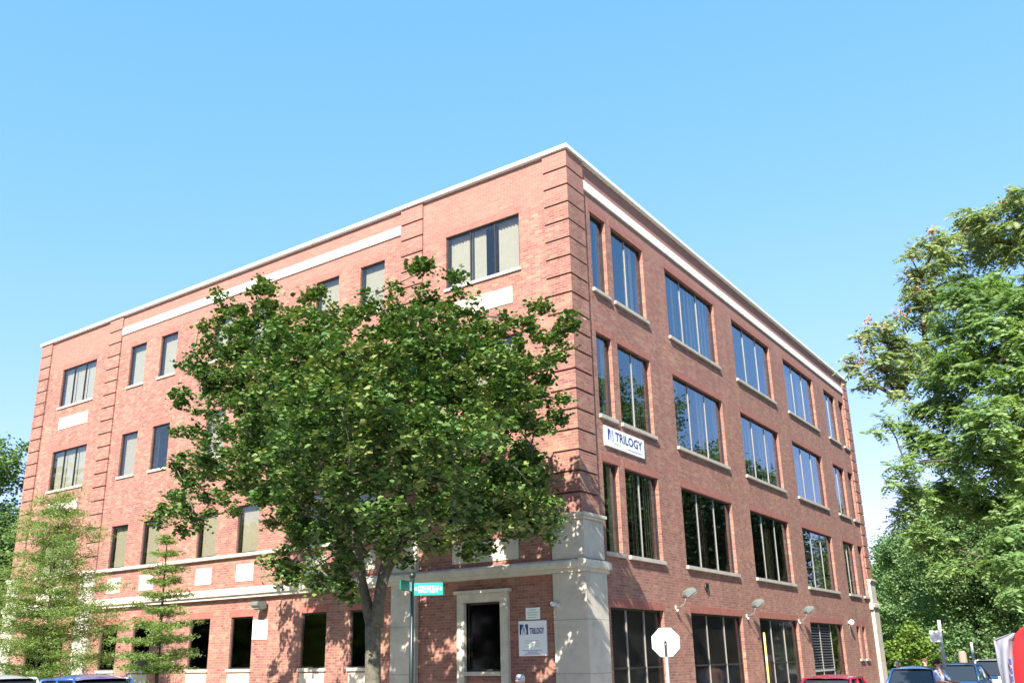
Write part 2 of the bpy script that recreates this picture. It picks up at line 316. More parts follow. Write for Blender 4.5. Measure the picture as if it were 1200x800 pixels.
# openings
WIN = []     # fac, a0,a1,z0,z1,panes,style
PLx, PRx = (-25.42, -22.86), (-4.33, -1.67)
MID = [(-20.45, -19.40), (-18.45, -17.40), (-15.25, -14.20), (-13.15, -12.10), (-9.88, -8.83), (-7.86, -6.81)]
for (x0, x1), w in ((PLx, 'pl'), (PRx, 'pr')):
    WIN += [('L', x0, x1, 12.12, 13.83, 3, w + '4'), ('L', x0, x1, 8.52, 10.2, 3, w + '3'), ('L', x0, x1, 5.02, 6.6, 3, w + '2')]
WIN += [('L', -3.65, -2.5, 1.30, 3.02, 1, 'ground'), ('L', -25.6, -22.9, 1.42, 3.02, 3, 'ground')]
for i, (x0, x1) in enumerate(MID):
    WIN += [('L', x0, x1, 12.12, 13.81, 1, 'm4'), ('L', x0, x1, 8.50, 10.2, 1, 'm3'), ('L', x0, x1, 5.03, 6.62, 1, 'm2'), ('L', x0, x1, 1.42, 3.02, 1, 'ground')]
RB = [(1.33, 2.22, 1), (2.58, 4.68, 2), (6.30, 10.45, 3), (12.20, 16.42, 3), (18.15, 22.38, 3), (24.15, 26.02, 2), (26.72, 27.58, 1)]
for a0, a1, n in RB:
    for z0, z1, k in ((11.50, 13.90, 4), (7.84, 10.22, 3), (4.18, 6.58, 2)):
        WIN.append(('R', a0, a1, z0, z1, n, 'r%d' % k))
for a0, a1 in ((1.36, 4.46), (6.32, 10.48), (12.09, 16.3)): WIN.append(('R', a0, a1, 0.05, 2.82, 3, 'shop'))
WIN.append(('R', 17.8, 22.4, 0.05, 2.80, 3, 'louvre'))
WIN += [('R', 24.63, 25.15, 1.33, 2.76, 1, 'slot'), ('R', 25.62, 26.14, 1.33, 2.76, 1, 'slot')]

def wall(fac, a0, a1, z0, z1, holes, d, thick):
    mb = MB(); As = sorted({a0, a1} | {h[0] for h in holes} | {h[1] for h in holes}); Zs = sorted({z0, z1} | {h[2] for h in holes} | {h[3] for h in holes})
    for i in range(len(As) - 1):
        for j in range(len(Zs) - 1):
            ca, cz = (As[i] + As[i + 1]) / 2, (Zs[j] + Zs[j + 1]) / 2
            if any(h[0] < ca < h[1] and h[2] < cz < h[3] for h in holes): continue
            for dd in (d, d - thick):
                mb.add([F(fac, As[i], dd, Zs[j]), F(fac, As[i + 1], dd, Zs[j]), F(fac, As[i + 1], dd, Zs[j + 1]), F(fac, As[i], dd, Zs[j + 1])], [(0, 1, 2, 3)])
    for h in holes + [(a0, a1, z0, z1)]:
        c = [(h[0], h[2]), (h[1], h[2]), (h[1], h[3]), (h[0], h[3])]
        for k in range(4):
            p, q = c[k], c[(k + 1) % 4]
            mb.add([F(fac, p[0], d, p[1]), F(fac, q[0], d, q[1]), F(fac, q[0], d - thick, q[1]), F(fac, p[0], d - thick, p[1])], [(0, 1, 2, 3)])
    return mb
holesL = [w[1:5] for w in WIN if w[0] == 'L']; holesR = [w[1:5] for w in WIN if w[0] == 'R']
def fixed(mb, name, m, label=None):     # no normal recalculation needed on open grids
    return part(mb, name, m, label=label)
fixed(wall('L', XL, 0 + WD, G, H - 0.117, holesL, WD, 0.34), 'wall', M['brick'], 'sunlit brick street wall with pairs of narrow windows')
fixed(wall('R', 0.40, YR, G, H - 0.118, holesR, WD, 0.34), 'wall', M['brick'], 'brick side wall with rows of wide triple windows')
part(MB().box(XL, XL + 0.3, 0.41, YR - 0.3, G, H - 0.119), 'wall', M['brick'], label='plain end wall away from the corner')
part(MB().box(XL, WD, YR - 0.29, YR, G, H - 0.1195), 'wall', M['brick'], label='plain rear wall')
part(MB().box(XL + 0.3, -0.42, 0.42, YR - 0.32, H - 0.7, H - 0.5), 'roof', M['roof'])
mb = MB()
for z in (-0.30, 3.55, 7.2, 10.85): mb.box(XL + 0.31, -0.42, 0.42, YR - 0.32, z, z + 0.25)
part(mb, 'floor_slab', M['room'])
mb = MB().box(-22, -4.5, 5.5, 24, G + 0.4, H - 0.75)
for x in (-21.2, -11.0, -5.5): mb.box(x, x + 0.12, 0.45, 5.5, G + 0.4, H - 0.75)
for y in (5.4, 11.3, 17.2, 23.2): mb.box(-4.5, -0.45, y, y + 0.12, G + 0.4, H - 0.75)
part(mb, 'interior_partition', M['room'])

# quoin pilasters
def quoin(fac, a0, a1, corner=None):
    mb = MB(); z = 5.06; step = 0.5385
    for k in range(19):
        z1 = z + step - 0.055 if k < 18 else H - 0.122
        if corner:  # solid wrapped corner blocks
            mb.box(-0.79, 0, 0, 0.92, z, z1)
        else: fbox(mb, fac, a0, a1, WD - 0.004, 0.0, z, z1)
        z += step
    return mb
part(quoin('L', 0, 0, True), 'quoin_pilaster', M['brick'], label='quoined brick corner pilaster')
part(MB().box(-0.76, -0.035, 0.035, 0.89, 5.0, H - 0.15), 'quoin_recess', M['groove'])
for a0, a1 in ((-6.10, -5.22), (-22.06, -21.15), (XL - 0.001, -26.5)):
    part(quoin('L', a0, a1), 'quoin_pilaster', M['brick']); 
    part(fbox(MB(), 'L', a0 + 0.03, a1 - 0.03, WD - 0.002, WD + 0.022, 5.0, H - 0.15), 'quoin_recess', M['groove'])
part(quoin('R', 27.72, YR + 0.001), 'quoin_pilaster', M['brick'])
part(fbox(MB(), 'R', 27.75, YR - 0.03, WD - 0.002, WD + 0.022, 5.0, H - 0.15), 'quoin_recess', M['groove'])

# limestone piers with caps under the quoins
def pier(fac, a0, a1, name='stone_pier', label=None):
    mb = MB()
    fbox(mb, fac, a0, a1, WD - 0.005, 0.07, 3.93, 4.88)
    fbox(mb, fac, a0, a1, WD - 0.005, 0.09, G, 3.60)
    o = part(mb, name, M['pier'], bevel=0.012, label=label)
    mb = MB()
    fbox(mb, fac, a0 - 0.03, a1 + 0.03, WD - 0.005, 0.12, 4.881, 4.95); fbox(mb, fac, a0 - 0.05, a1 + 0.05, WD - 0.006, 0.15, 4.951, 5.03)
    part(mb, 'pier_cap', M['stone'], bevel=0.01)
pier('L', -6.18, -5.28); pier('L', -22.0, -21.1); pier('L', XL - 0.02, -26.5); pier('R', 27.7, YR + 0.05)
mb = MB().box(-0.86, 0.07, -0.07, 0.96, 3.93, 4.88).box(-0.86, 0.09, -0.09, 0.98, G, 3.60)
part(mb, 'stone_pier', M['pier'], bevel=0.012, label='tall limestone corner pier')
mb = MB().box(-0.90, 0.12, -0.12, 1.0, 4.881, 4.95).box(-0.93, 0.15, -0.15, 1.03, 4.951, 5.04)
part(mb, 'pier_cap', M['stone'], bevel=0.01)
# belt course: moulded profile, wraps the corner
def belt_prof(fac, a0, a1):
    mb = MB(); fbox(mb, fac, a0, a1, WD - 0.01, 0.10, 3.601, 3.70); fbox(mb, fac, a0, a1, WD - 0.01, 0.17, 3.701, 3.86)
    prof = [(0.17, 3.861), (0.13, 3.89), (0.04, 3.925), (-0.065, 3.925), (-0.065, 3.861)]
    if fac == 'L': mb.prism([(-d, z) for d, z in prof], 'x', a0, a1)
    else: mb.prism(prof, 'y', a0, a1)
    return mb
part(belt_prof('L', XL - 0.05, -0.0705), 'belt_course', M['stone'])
part(belt_prof('R', -0.17, 1.12), 'belt_course', M['stone'], label='short return of the belt course round the corner')
part(belt_prof('R', 27.55, YR + 0.1), 'belt_course', M['stone'])
part(fbox(MB(), 'L', -21.05, -6.2, WD - 0.01, 0.07, 4.92, 5.025), 'sill_course', M['stone'], bevel=0.008)
for x0, x1 in MID:
    c = (x0 + x1) / 2
    part(fbox(MB(), 'L', c - 0.42, c + 0.42, WD - 0.01, WD + 0.02, 4.13, 4.68), 'stone_square', M['stone'], bevel=0.005)
    part(fbox(MB(), 'L', x0, x1, WD - 0.15, WD + 0.015, G, 1.299), 'stone_apron', M['stone'])
for x0, x1 in ((-25.2, -23.05), (-4.10, -1.94)):
    for z0, z1 in ((11.12, 11.63), (7.5, 8.0), (4.05, 4.58)):
        part(fbox(MB(), 'L', x0, x1, WD - 0.01, WD + 0.025, z0, z1), 'stone_panel', M['stone'], bevel=0.005)
part(fbox(MB(), 'L', -21.13, -6.12, WD - 0.01, WD + 0.05, 14.45, 14.76), 'stone_band', M['pale_stone'], bevel=0.006)
part(fbox(MB(), 'R', 0.93, 27.7, WD - 0.01, WD + 0.05, 14.44, 14.74), 'stone_band', M['pale_stone'], bevel=0.006)
# coping
rw0 = random.Random(5)
mb = MB(); x = XL - 0.06
while x < 0.069:
    x2 = min(0.07, x + 3.05); x2 = 0.07 if 0.07 - x2 < 0.4 else x2; dz = rw0.uniform(-0.004, 0.004); mb.box(x, x2 - (0.012 if x2 < 0.07 else 0), -0.07, 0.30, H - 0.115, H + dz); x = x2
part(mb, 'coping', M['coping'], bevel=0.006)
mb = MB(); y = 0.312
while y < YR + 0.069:
    y2 = min(YR + 0.07, y + 3.05); y2 = YR + 0.07 if YR + 0.07 - y2 < 0.4 else y2; dz = rw0.uniform(-0.004, 0.004); mb.box(-0.30, 0.07, y, y2 - 0.012, H - 0.115, H + dz); y = y2
part(mb, 'coping', M['coping'], bevel=0.006)
part(MB().box(XL - 0.06, XL + 0.3, 0.302, YR + 0.07, H - 0.115, H - 0.002), 'coping', M['coping'])
# stone surround of the ground window in each end bay
def surround(x0, x1, z0, z1):
    mb = MB(); s = 0.24
    fbox(mb, 'L', x0 - s, x0, WD - 0.2, 0.05, G, z1); fbox(mb, 'L', x1, x1 + s, WD - 0.2, 0.05, G, z1)
    fbox(mb, 'L', x0 - s, x1 + s, WD - 0.2, 0.05, z1 + 0.001, z1 + 0.22); fbox(mb, 'L', x0 - s - 0.07, x1 + s + 0.07, WD - 0.2, 0.11, z1 + 0.221, z1 + 0.31)
    fbox(mb, 'L', x0 + 0.001, x1 - 0.001, WD - 0.2, 0.06, z0 - 0.1, z0)
    part(mb, 'stone_surround', M['stone'], bevel=0.008)
surround(-3.65, -2.5, 1.30, 3.02)

# windows
rw = random.Random(3)
def blinds(fac, a0, a1, z0, z1, d, m, par, pitch=0.09, depth=0.035):
    n = max(1, int(round((a1 - a0) / pitch))); vs = []; fs = []
    for i in range(n):
        p = a0 + (a1 - a0) * i / n; q = a0 + (a1 - a0) * (i + 1) / n - 0.006
        k = len(vs); t = rw.uniform(0.6, 1.2)
        e = Vector(F(fac, 0, 0.002, 0))
        for s_ in (0, 1):
            o = Vector(F(fac, 0, 0.002 * s_, 0))
            vs += [tuple(Vector(F(fac, p, d, z0)) + o), tuple(Vector(F(fac, q, d - depth * t, z0)) + o), tuple(Vector(F(fac, q, d - depth * t, z1)) + o), tuple(Vector(F(fac, p, d, z1)) + o)]
        fs += [(k, k + 1, k + 2, k + 3), (k + 7, k + 6, k + 5, k + 4), (k, k + 4, k + 5, k + 1), (k + 1, k + 5, k + 6, k + 2), (k + 2, k + 6, k + 7, k + 3), (k + 3, k + 7, k + 4, k)]
    mb = MB().add(vs, fs); return part(mb, 'blind', m, par)
for fac, a0, a1, z0, z1, n, st in WIN:
    D = WD - (0.06 if fac == 'L' else 0.11)          # frame front
    fr = MB(); t = 0.055
    for p, q, r, s in ((a0, a0 + t, z0, z1), (a1 - t, a1, z0, z1), (a0 + t, a1 - t, z0, z0 + t), (a0 + t, a1 - t, z1 - t, z1)):
        fbox(fr, fac, p + 0.001, q - 0.001, D - 0.08, D, r + 0.001, s - 0.001)
    w = part(fr, 'window', M['frame'])
    for k in range(1, n):
        c = a0 + (a1 - a0) * k / n
        dd = 0.004 if fac == 'R' else 0.01
        part(fbox(MB(), fac, c - 0.018, c + 0.018, D - 0.05, D + dd, z0 + t, z1 - t), 'mullion', M['frame_light'] if fac == 'R' else M['frame'], w)
    gm = {'L': M['glass'], 'R': M['glass_right']}[fac]
    if st == 'ground': gm = M['glass_dark']
    if st in ('shop', 'slot', 'louvre'): gm = M['glass_shop']
    for k in range(n):
        p = a0 + (a1 - a0) * k / n + (0.03 if k else t); q = a0 + (a1 - a0) * (k + 1) / n - (0.03 if k < n - 1 else t)
        if st == 'louvre' and k < 2:
            mb = MB(); z = 1.0
            while z < z1 - 0.12:
                c0 = F(fac, p, 0, 0)[1] if fac == 'R' else 0
                mb.prism([(D - 0.075, z + 0.07), (D - 0.065, z + 0.085), (D - 0.005, z + 0.02), (D - 0.015, z)], 'y', p, q); z += 0.105
            part(mb, 'louvre', M['louvre_dark'], w); part(fbox(MB(), fac, p, q, D - 0.09, D - 0.08, z0 + t, z1 - t), 'louvre_backing', M['black'], w)
            if k == 0 or k == 1: part(fbox(MB(), fac, p, q, D - 0.07, D + 0.01, 0.92, 0.99), 'transom', M['conduit'], w)
            continue
        pm_ = fbox(MB(), fac, p, q, D - 0.028, D - 0.018, z0 + t, z1 - t); tv, th_ = rw.uniform(-0.006, 0.006), rw.uniform(-0.004, 0.004)   # panes never sit quite true
        ax_ = 1 if fac == 'L' else 0; pm_.v = [tuple(c_ + (((v_[2] - (z0 + z1) / 2) * tv + (v_[1 - ax_] - (p + q) / 2) * th_) if k_ == ax_ else 0) for k_, c_ in enumerate(v_)) for v_ in pm_.v]
        part(pm_, 'pane', gm, w)
        # blinds behind the pane
        bz = D - 0.16
        if fac == 'L' and st != 'ground':
            if st == 'pr4' and k == 1:
                blinds(fac, p, p + (q - p) * 0.5, z0, z1, bz, M['blind'], w)
            elif st in ('m4', 'pl4', 'pr4', 'pl3', 'pl2', 'pr3', 'pr2'):
                if st == 'm4' and a0 > -11: part(fbox(MB(), fac, p, q, bz - 0.01, bz, z0, z1), 'blind', M['blind'], w)
                else: blinds(fac, p, q, z0, z1, bz, M['blind'], w, 0.11, 0.05)
            elif st == 'm3' and abs(a0 + 18.45) < 0.1: pass
            else: blinds(fac, p, q, z0, z1, bz, M['blind_warm'], w, 0.1)
        elif fac == 'R' and st[0] == 'r':
            u = rw.random()
            if u < 0.82:
                f0 = rw.choice([0, 0, 0.3, 0.55]); f1 = min(1, f0 + rw.uniform(0.35, 0.9))
                blinds(fac, p + (q - p) * f0, p + (q - p) * f1, z0, z1, D - 0.06, M['blind_grey'], w, rw.choice([0.1, 0.14, 0.3]), rw.uniform(0.03, 0.09))
        elif st == 'shop':
            part(fbox(MB(), fac, p, q, D - 0.06, D - 0.045, z0, z1), 'screen', M['screen'], w)
    if st in ('shop', 'louvre'):
        lo = a0 if st == 'shop' else a0 + (a1 - a0) * 2 / 3
        part(fbox(MB(), fac, lo + t, a1 - t, D - 0.038, D - 0.005, 1.30, 1.35), 'transom', M['frame'], w)
    # sill, lintel
    if st in ('m2',): pass
    elif fac == 'L' and st == 'ground' and n == 1 and a0 > -4: pass
    else:
        th = 0.095 if fac == 'R' else 0.08; pr = 0.08 if fac == 'R' else 0.055
        if st == 'slot': th = 0.08
        part(fbox(MB(), fac, a0 - 0.05, a1 + 0.05, D + 0.001, WD + pr, z0 - th, z0 + 0.012), 'sill', M['stone'] if fac == 'L' else M['sill_grey'], w, bevel=0.006)
    part(fbox(MB(), fac, a0 - 0.10, a1 + 0.10, WD - 0.002, WD + 0.004, z1 + 0.001, z1 + 0.21), 'lintel', M['soldier'] if z1 < 3.1 else M['soldier_soft'], w)

# ------------------------------------------------------------------ things on the walls
def person(*a, **k): pass
def flood(y, x0, z, label):
    t = empty('flood_light', label, 'wall light', (WD, y, z), 0, 'flood lights along the side wall')
    MB().box(0, 0.05, -0.045, 0.045, -0.06, 0.06).build('mounting_box', M['conduit'], t, 0.008)
    MB().tube([(0.05, 0, 0), (0.18, 0.0, 0.02), (0.30, 0, 0.10), (0.34, 0, 0.24)], [0.016] * 4, 8).build('arm', M['lampgrey'], t)
    MB().lathe((0.06, 0, -0.10), [(0.02, -0.03), (0.04, -0.02), (0.045, 0.01), (0.035, 0.04), (0.02, 0.05)], 12).build('photocell', M['conduit'], t)
    h = MB()
    prof = [(-0.10, -0.08), (-0.13, 0.02), (-0.06, 0.12), (0.14, 0.14), (0.22, 0.04), (0.20, -0.06)]
    h.prism(prof, 'y', -0.17, 0.17)
    o = h.build('lamp_head', M['lampgrey'], t, 0.02); o.location = (0.36, 0.12, 0.36); o.rotation_euler = (0, R_(-30), R_(48)); o.scale = (1.1, 0.9, 0.9)
    l = MB().box(-0.08, 0.19, -0.14, 0.14, -0.088, -0.075).build('lens', M['lens'], o)
flood(5.25, 0, 2.93, 'grey flood light on the side wall, nearest the stone corner pier')
flood(10.85, 0, 2.85, 'grey flood light on the side wall above the yellow pole')
flood(16.35, 0, 2.82, 'grey flood light on the side wall beside the louvred window')
t = empty('wall_lamp', 'small round white lamp on the side wall by the two slot windows', 'wall light', (WD, 23.35, 2.9))
MB().box(0, 0.07, -0.05, 0.05, -0.05, 0.05).build('mounting_box', M['conduit'], t, 0.006)
MB().lathe((0.15, 0, 0), [(0.02, -0.13), (0.09, -0.09), (0.12, 0), (0.09, 0.09), (0.02, 0.12)], 14).build('globe', M['white'], t)
MB().tube([(0.04, 0, -0.04), (0.04, 0.03, -0.9)], [0.012, 0.012], 6).build('conduit', M['lampgrey'], t)
t = empty('wall_lantern', 'boxy grey flood light on the sunlit front wall under the stone belt', 'wall light', (-11.55, -WD, 3.33))
MB().box(-0.07, 0.07, -0.12, 0, -0.07, 0.07).build('mounting_box', M['lampgrey'], t, 0.008)
h = MB().prism([(-0.46, 0.10), (-0.10, 0.12), (-0.08, -0.10), (-0.26, -0.16), (-0.46, -0.02)], 'x', -0.17, 0.17).build('lamp_head', M['lampgrey'], t, 0.012)
MB().box(-0.16, 0.16, -0.43, -0.29, -0.115, -0.105).build('lens', M['lens'], h)
t = empty('security_camera', 'small pale security camera on the limestone corner pier', 'camera', (-0.72, -0.09, 2.82))
MB().box(-0.04, 0.04, -0.05, 0.0, -0.03, 0.05).build('bracket', M['white'], t, 0.005)
MB().lathe((0, -0.03, 0.03), [(0.03, -0.26), (0.055, -0.24), (0.055, -0.02), (0.03, 0)], 12, 'y').build('camera_body', M['aluminium'], t)
t = empty('vent_hood', 'dark round vent in the side wall above the second ground window', 'vent', (WD, 7.62, 3.62))
MB().lathe((0, 0, 0), [(0.13, 0), (0.15, 0.03), (0.11, 0.06), (0.10, 0.02)], 16, 'x').build('vent_rim', M['frame'], t)
MB().lathe((0, 0, 0), [(0.10, 0.005), (0.05, 0.025), (0.01, 0.03)], 12, 'x').build('vent_cowl', M['black'], t)
t = empty('yellow_pole', 'bright yellow pole standing against the side wall beside the third ground window', 'pole', (0.22, 11.6, G))
MB().tube([(0, 0, 0), (0, 0, 2.62)], [0.036, 0.036], 12).build('pole', M['yellow'], t)
MB().lathe((0, 0, 2.62), [(0.04, 0), (0.036, 0.03), (0.015, 0.045)], 12).build('cap', M['yellow'], t)
MB().lathe((0, 0, 0), [(0.1, 0), (0.1, 0.015), (0.055, 0.02)], 12).build('base_plate', M['yellow'], t)

# ---- signs
def place_text(fac, txt, a, z, w, h, d, m, par, origin, bold=0.0, name='lettering'):
    vs, fs = text_mb(txt, w, h, 0.006, bold)
    P = []
    for x, y, q in vs:
        p = Vector(F(fac, a + x, d + q, z + y)) - Vector(origin); P.append(tuple(p))
    return MB().add(P, fs).build(name, m, par)
def lbox(fac, a0, a1, d0, d1, z0, z1, name, m, par, origin, bevel=0):
    o = fbox(MB(), fac, a0, a1, d0, d1, z0, z1)
    o.v = [tuple(Vector(v) - Vector(origin)) for v in o.v]
    return o.build(name, m, par, bevel)
def figure_logo(fac, a, z, s, d, par, org, pale=False):
    # dark block cut by a pale standing figure, a second figure beside it
    def poly(pts, m, name, dd=0.006):
        mb = MB(); n = len(pts)
        vs = [tuple(Vector(F(fac, a + x * s, d, z + y * s)) - Vector(org)) for x, y in pts] + [tuple(Vector(F(fac, a + x * s, d + dd, z + y * s)) - Vector(org)) for x, y in pts]
        mb.add(vs, [tuple(range(n))[::-1], tuple(range(n, 2 * n))] + [(i, (i + 1) % n, n + (i + 1) % n, n + i) for i in range(n)]); mb.build(name, m, par)
    poly([(0, 0), (0.16, 0), (0.2, 0.42), (0.42, 0.80), (0.33, 1.0), (0, 1.0)], M['navy'], 'emblem')
    poly([(0.78, 0), (1.0, 0), (1.0, 1.0), (0.72, 1.0), (0.66, 0.84), (0.82, 0.42)], M['navy'] if not pale else M['lilac'], 'emblem')
    poly([(0.46 + 0.08 * math.cos(i * math.pi / 5), 1.0 - 0.1 + 0.1 * math.sin(i * math.pi / 5)) for i in range(10)], M['lilac'], 'emblem')
    poly([(0.30, 0.0), (0.36, 0.0), (0.50, 0.45), (0.62, 0.0), (0.68, 0.0), (0.58, 0.72), (0.42, 0.72)], M['lilac'], 'emblem')
org = (WD, 2.64, 7.28); t = empty('wall_sign', 'white wall sign reading TRILOGY on the side wall below the third floor windows', 'sign', org)
lbox('R', 1.47, 3.80, WD + 0.0, WD + 0.05, 7.02, 7.565, 'panel', M['white'], t, org, 0.006)
figure_logo('R', 1.62, 7.20, 0.30, WD + 0.051, t, org, True)
place_text('R', 'TRILOGY', 2.03, 7.23, 1.62, 0.25, WD + 0.054, M['navy'], t, org, 0.012)
lbox('R', 2.75, 3.60, WD + 0.051, WD + 0.054, 7.10, 7.125, 'print_line', M['lilac'], t, org); lbox('R', 1.95, 2.35, WD + 0.051, WD + 0.054, 7.135, 7.17, 'print_line', M['palegreen'], t, org)
org = (-1.57, -WD, 2.08); t = empty('poster_board', 'white notice board with navy emblem reading TRILOGY on the shaded front wall', 'sign', org)
lbox('L', -1.98, -1.15, WD, WD + 0.04, 1.66, 2.50, 'panel', M['white'], t, org, 0.004)
figure_logo('L', -1.94, 2.17, 0.25, WD + 0.041, t, org)
place_text('L', 'TRILOGY', -1.64, 2.18, 0.42, 0.15, WD + 0.044, M['navy'], t, org, 0.02)
for z, m_, x0, x1 in ((2.02, 'pink', -1.78, -1.38), (1.96, 'palegreen', -1.82, -1.34), (1.90, 'palegreen', -1.80, -1.36), (1.79, 'lilac', -1.88, -1.30), (1.75, 'lilac', -1.72, -1.42), (1.71, 'lilac', -1.80, -1.36)):
    lbox('L', x0, x1, WD + 0.041, WD + 0.044, z - 0.009, z + 0.009, 'print_line', M[m_], t, org)
org = (-1.545, -WD, 2.67); t = empty('small_sign', 'small white and pale green plate just above the notice board', 'sign', org)
lbox('L', -1.76, -1.34, WD, WD + 0.025, 2.53, 2.815, 'panel', M['white'], t, org, 0.004)
for z, x0, x1 in ((2.76, -1.66, -1.45), (2.70, -1.72, -1.40), (2.64, -1.70, -1.42), (2.58, -1.70, -1.44)):
    lbox('L', x0, x1, WD + 0.026, WD + 0.029, z - 0.012, z + 0.012, 'print_line', M['palegreen'], t, org)
org = (-11.72, -WD, 2.6); t = empty('parking_notice', 'square white notice with faint print beside a dark narrow ground floor window', 'sign', org)
lbox('L', -12.06, -11.38, WD, WD + 0.03, 2.30, 2.90, 'panel', M['white'], t, org, 0.004)
for z, x0, x1 in ((2.82, -11.95, -11.50), (2.36, -11.98, -11.90), (2.36, -11.75, -11.68)):
    lbox('L', x0, x1, WD + 0.031, WD + 0.034, z - 0.02, z + 0.02, 'print_line', M['lilac'], t, org)

# ---- street name post
pp = atD(483, 700, 15.0); t = empty('street_sign_post', 'dark street name post with green name blades at the kerb corner', 'street sign', (pp.x, pp.y, G))
ztop = atD(483, 677, 15.0).z - G
MB().tube([(0, 0, 0), (0, 0, ztop)], [0.038, 0.034], 12).build('post', M['darkgreen'], t)
MB().lathe((0, 0, ztop), [(0.035, 0), (0.05, 0.02), (0.055, 0.05), (0.03, 0.09), (0.01, 0.1)], 12).build('finial', M['darkgreen'], t)
ang = math.atan2(RX.y, RX.x) - R_(4)
bl = bpy.data.objects.new('name_blade', None)
zb = atD(500, 690, 15.0).z - G
mb = MB().box(0.03, 0.50, -0.012, 0.012, -0.10, 0.10); o = mb.build('name_blade', M['signgreen'], t, 0.004); o.location = (0, 0, zb); o.rotation_euler = (0, 0, ang)
vs, fs = text_mb('GREENLEAF', 0.34, 0.11, 0.003, 0.01); MB().add([(x + 0.095, -0.013 - z, y - 0.055) for x, y, z in vs], fs).build('lettering', M['white'], o)
for x in (0.045, 0.455): MB().prism([(x, -0.02), (x + 0.03, -0.02), (x + 0.03, 0.03), (x, 0.03)], 'y', -0.0155, -0.013).build('lettering', M['white'], o)
mb = MB().box(-0.50, -0.03, -0.012, 0.012, -0.08, 0.08); o = mb.build('name_blade', M['signgreen_shaded'], t, 0.004); o.location = (0, 0, zb + 0.04); o.rotation_euler = (0, 0, ang + R_(77))
o['label'] = 'green name blade turned nearly edge on'
MB().box(-0.14, -0.05, -0.014, -0.0125, -0.07, 0.07).build('lettering', M['white'], o)
o = MB().box(0.501, 0.53, -0.018, 0.018, -0.11, 0.03).build('blade_bracket', M['darkgreen'], t); o.location = (0, 0, zb); o.rotation_euler = (0, 0, ang)

# ---- stop sign seen from behind
sp = atD(780, 752, 21.8); t = empty('stop_sign', 'octagonal stop sign seen from its bare silver back on a steel post', 'traffic sign', (sp.x, sp.y, G), R_(15))
zc = sp.z - G
R8 = 0.345
oct_ = [(R8 * math.cos(R_(22.5 + 45 * i)), zc + R8 * math.sin(R_(22.5 + 45 * i))) for i in range(8)]
MB().prism(oct_, 'y', 0.0, 0.005).build('sign_plate', M['aluminium'], t)
MB().prism([(x * 0.995, zc + (z - zc) * 0.995) for x, z in oct_], 'y', 0.0055, 0.008).build('sign_face', M['red'], t)
vs, fs = text_mb('STOP', 0.56, 0.26, 0.003, 0.01); MB().add([(0.24 - x * 0.86, 0.009 + z, y + zc - 0.13) for x, y, z in vs], fs).build('lettering', M['white'], t)
mb = MB(); mb.box(-0.03, 0.03, -0.014, -0.008, 0, zc + 0.02).box(-0.034, -0.03, -0.034, -0.008, 0, zc + 0.02).box(0.03, 0.034, -0.034, -0.008, 0, zc + 0.02)
mb.build('post', M['galv'], t)
MB().box(-0.025, 0.025, -0.045, -0.0345, zc - 0.30, zc + 0.03).build('post_stiffener', M['frame'], t)
MB().lathe((0, -0.05, zc - 0.05), [(0.012, -0.012), (0.016, 0.0), (0.012, 0.012)], 8, 'y').build('bolt', M['galv'], t)

# ------------------------------------------------------------------ trees
def leaves(name, pts, size, m, parent, up=0.5, shape='broad', droop=0.0, jit=0.35):
    """pts: (n,3) leaf centres; one folded leaf of six corners at each"""
    n = len(pts); pts = np.asarray(pts, float)
    nor = rng.normal(size=(n, 3)); nor /= np.linalg.norm(nor, axis=1)[:, None]; nor[:, 2] = np.abs(nor[:, 2]) + up; nor /= np.linalg.norm(nor, axis=1)[:, None]
    a = rng.normal(size=(n, 3)); a[:, 2] -= droop; a -= (a * nor).sum(1)[:, None] * nor; a /= np.linalg.norm(a, axis=1)[:, None] + 1e-9
    b = np.cross(nor, a); s = size * rng.uniform(1 - jit, 1 + jit, n)[:, None]
    if shape == 'broad': prof = [(-0.5, 0, 0), (-0.15, 0.48, 0.16), (0.28, 0.36, 0.14), (0.55, 0, -0.02), (0.28, -0.36, 0.14), (-0.15, -0.48, 0.16)]
    else: prof = [(-0.5, 0, 0), (-0.2, 0.13, 0.03), (0.2, 0.12, 0.03), (0.55, 0, -0.08), (0.2, -0.12, 0.03), (-0.2, -0.13, 0.03)]
    V = np.stack([pts + s * (a * x + b * y + nor * z) for x, y, z in prof], 1).reshape(-1, 3)
    base = np.arange(n) * 6
    Fc = np.stack([base, base + 1, base + 2, base + 3, base, base + 3, base + 4, base + 5], 1).reshape(-1)
    me = bpy.data.meshes.new(name); me.vertices.add(len(V)); me.vertices.foreach_set('co', V.ravel().astype(np.float32))
    me.loops.add(len(Fc)); me.loops.foreach_set('vertex_index', Fc.astype(np.int32))
    me.polygons.add(2 * n); me.polygons.foreach_set('loop_start', (np.arange(2 * n) * 4).astype(np.int32)); me.polygons.foreach_set('loop_total', np.full(2 * n, 4, np.int32))
    me.update(calc_edges=True); me.validate()
    me.materials.append(m); o = bpy.data.objects.new(name, me); COL.objects.link(o); o.parent = parent
    return o
def tufts(balls, dens, per, spread, flat=0.75, shell=0.45, cull=0):
    """balls: (centre, radius); tuft centres biased to the outside of each ball, then leaves round each"""
    P = []
    for c, r in balls:
        k = max(2, int(dens * r * r))
        d = rng.normal(size=(k, 3)); d /= np.linalg.norm(d, axis=1)[:, None]
        q = np.array(c) + d * (r * rng.uniform(0, 1, k) ** shell)[:, None]
        for t_ in q:
            if cull and r > 0.55 and noise.noise(Vector(t_) * 1.15) + 0.5 * noise.noise(Vector(t_) * 2.6) < -cull: continue
            m_ = int(per * rng.uniform(0.5, 1.5)); g = rng.normal(size=(m_, 3)) * spread * rng.uniform(0.6, 1.25); g[:, 2] *= flat
            P.append(t_ + g)
    return np.concatenate(P)
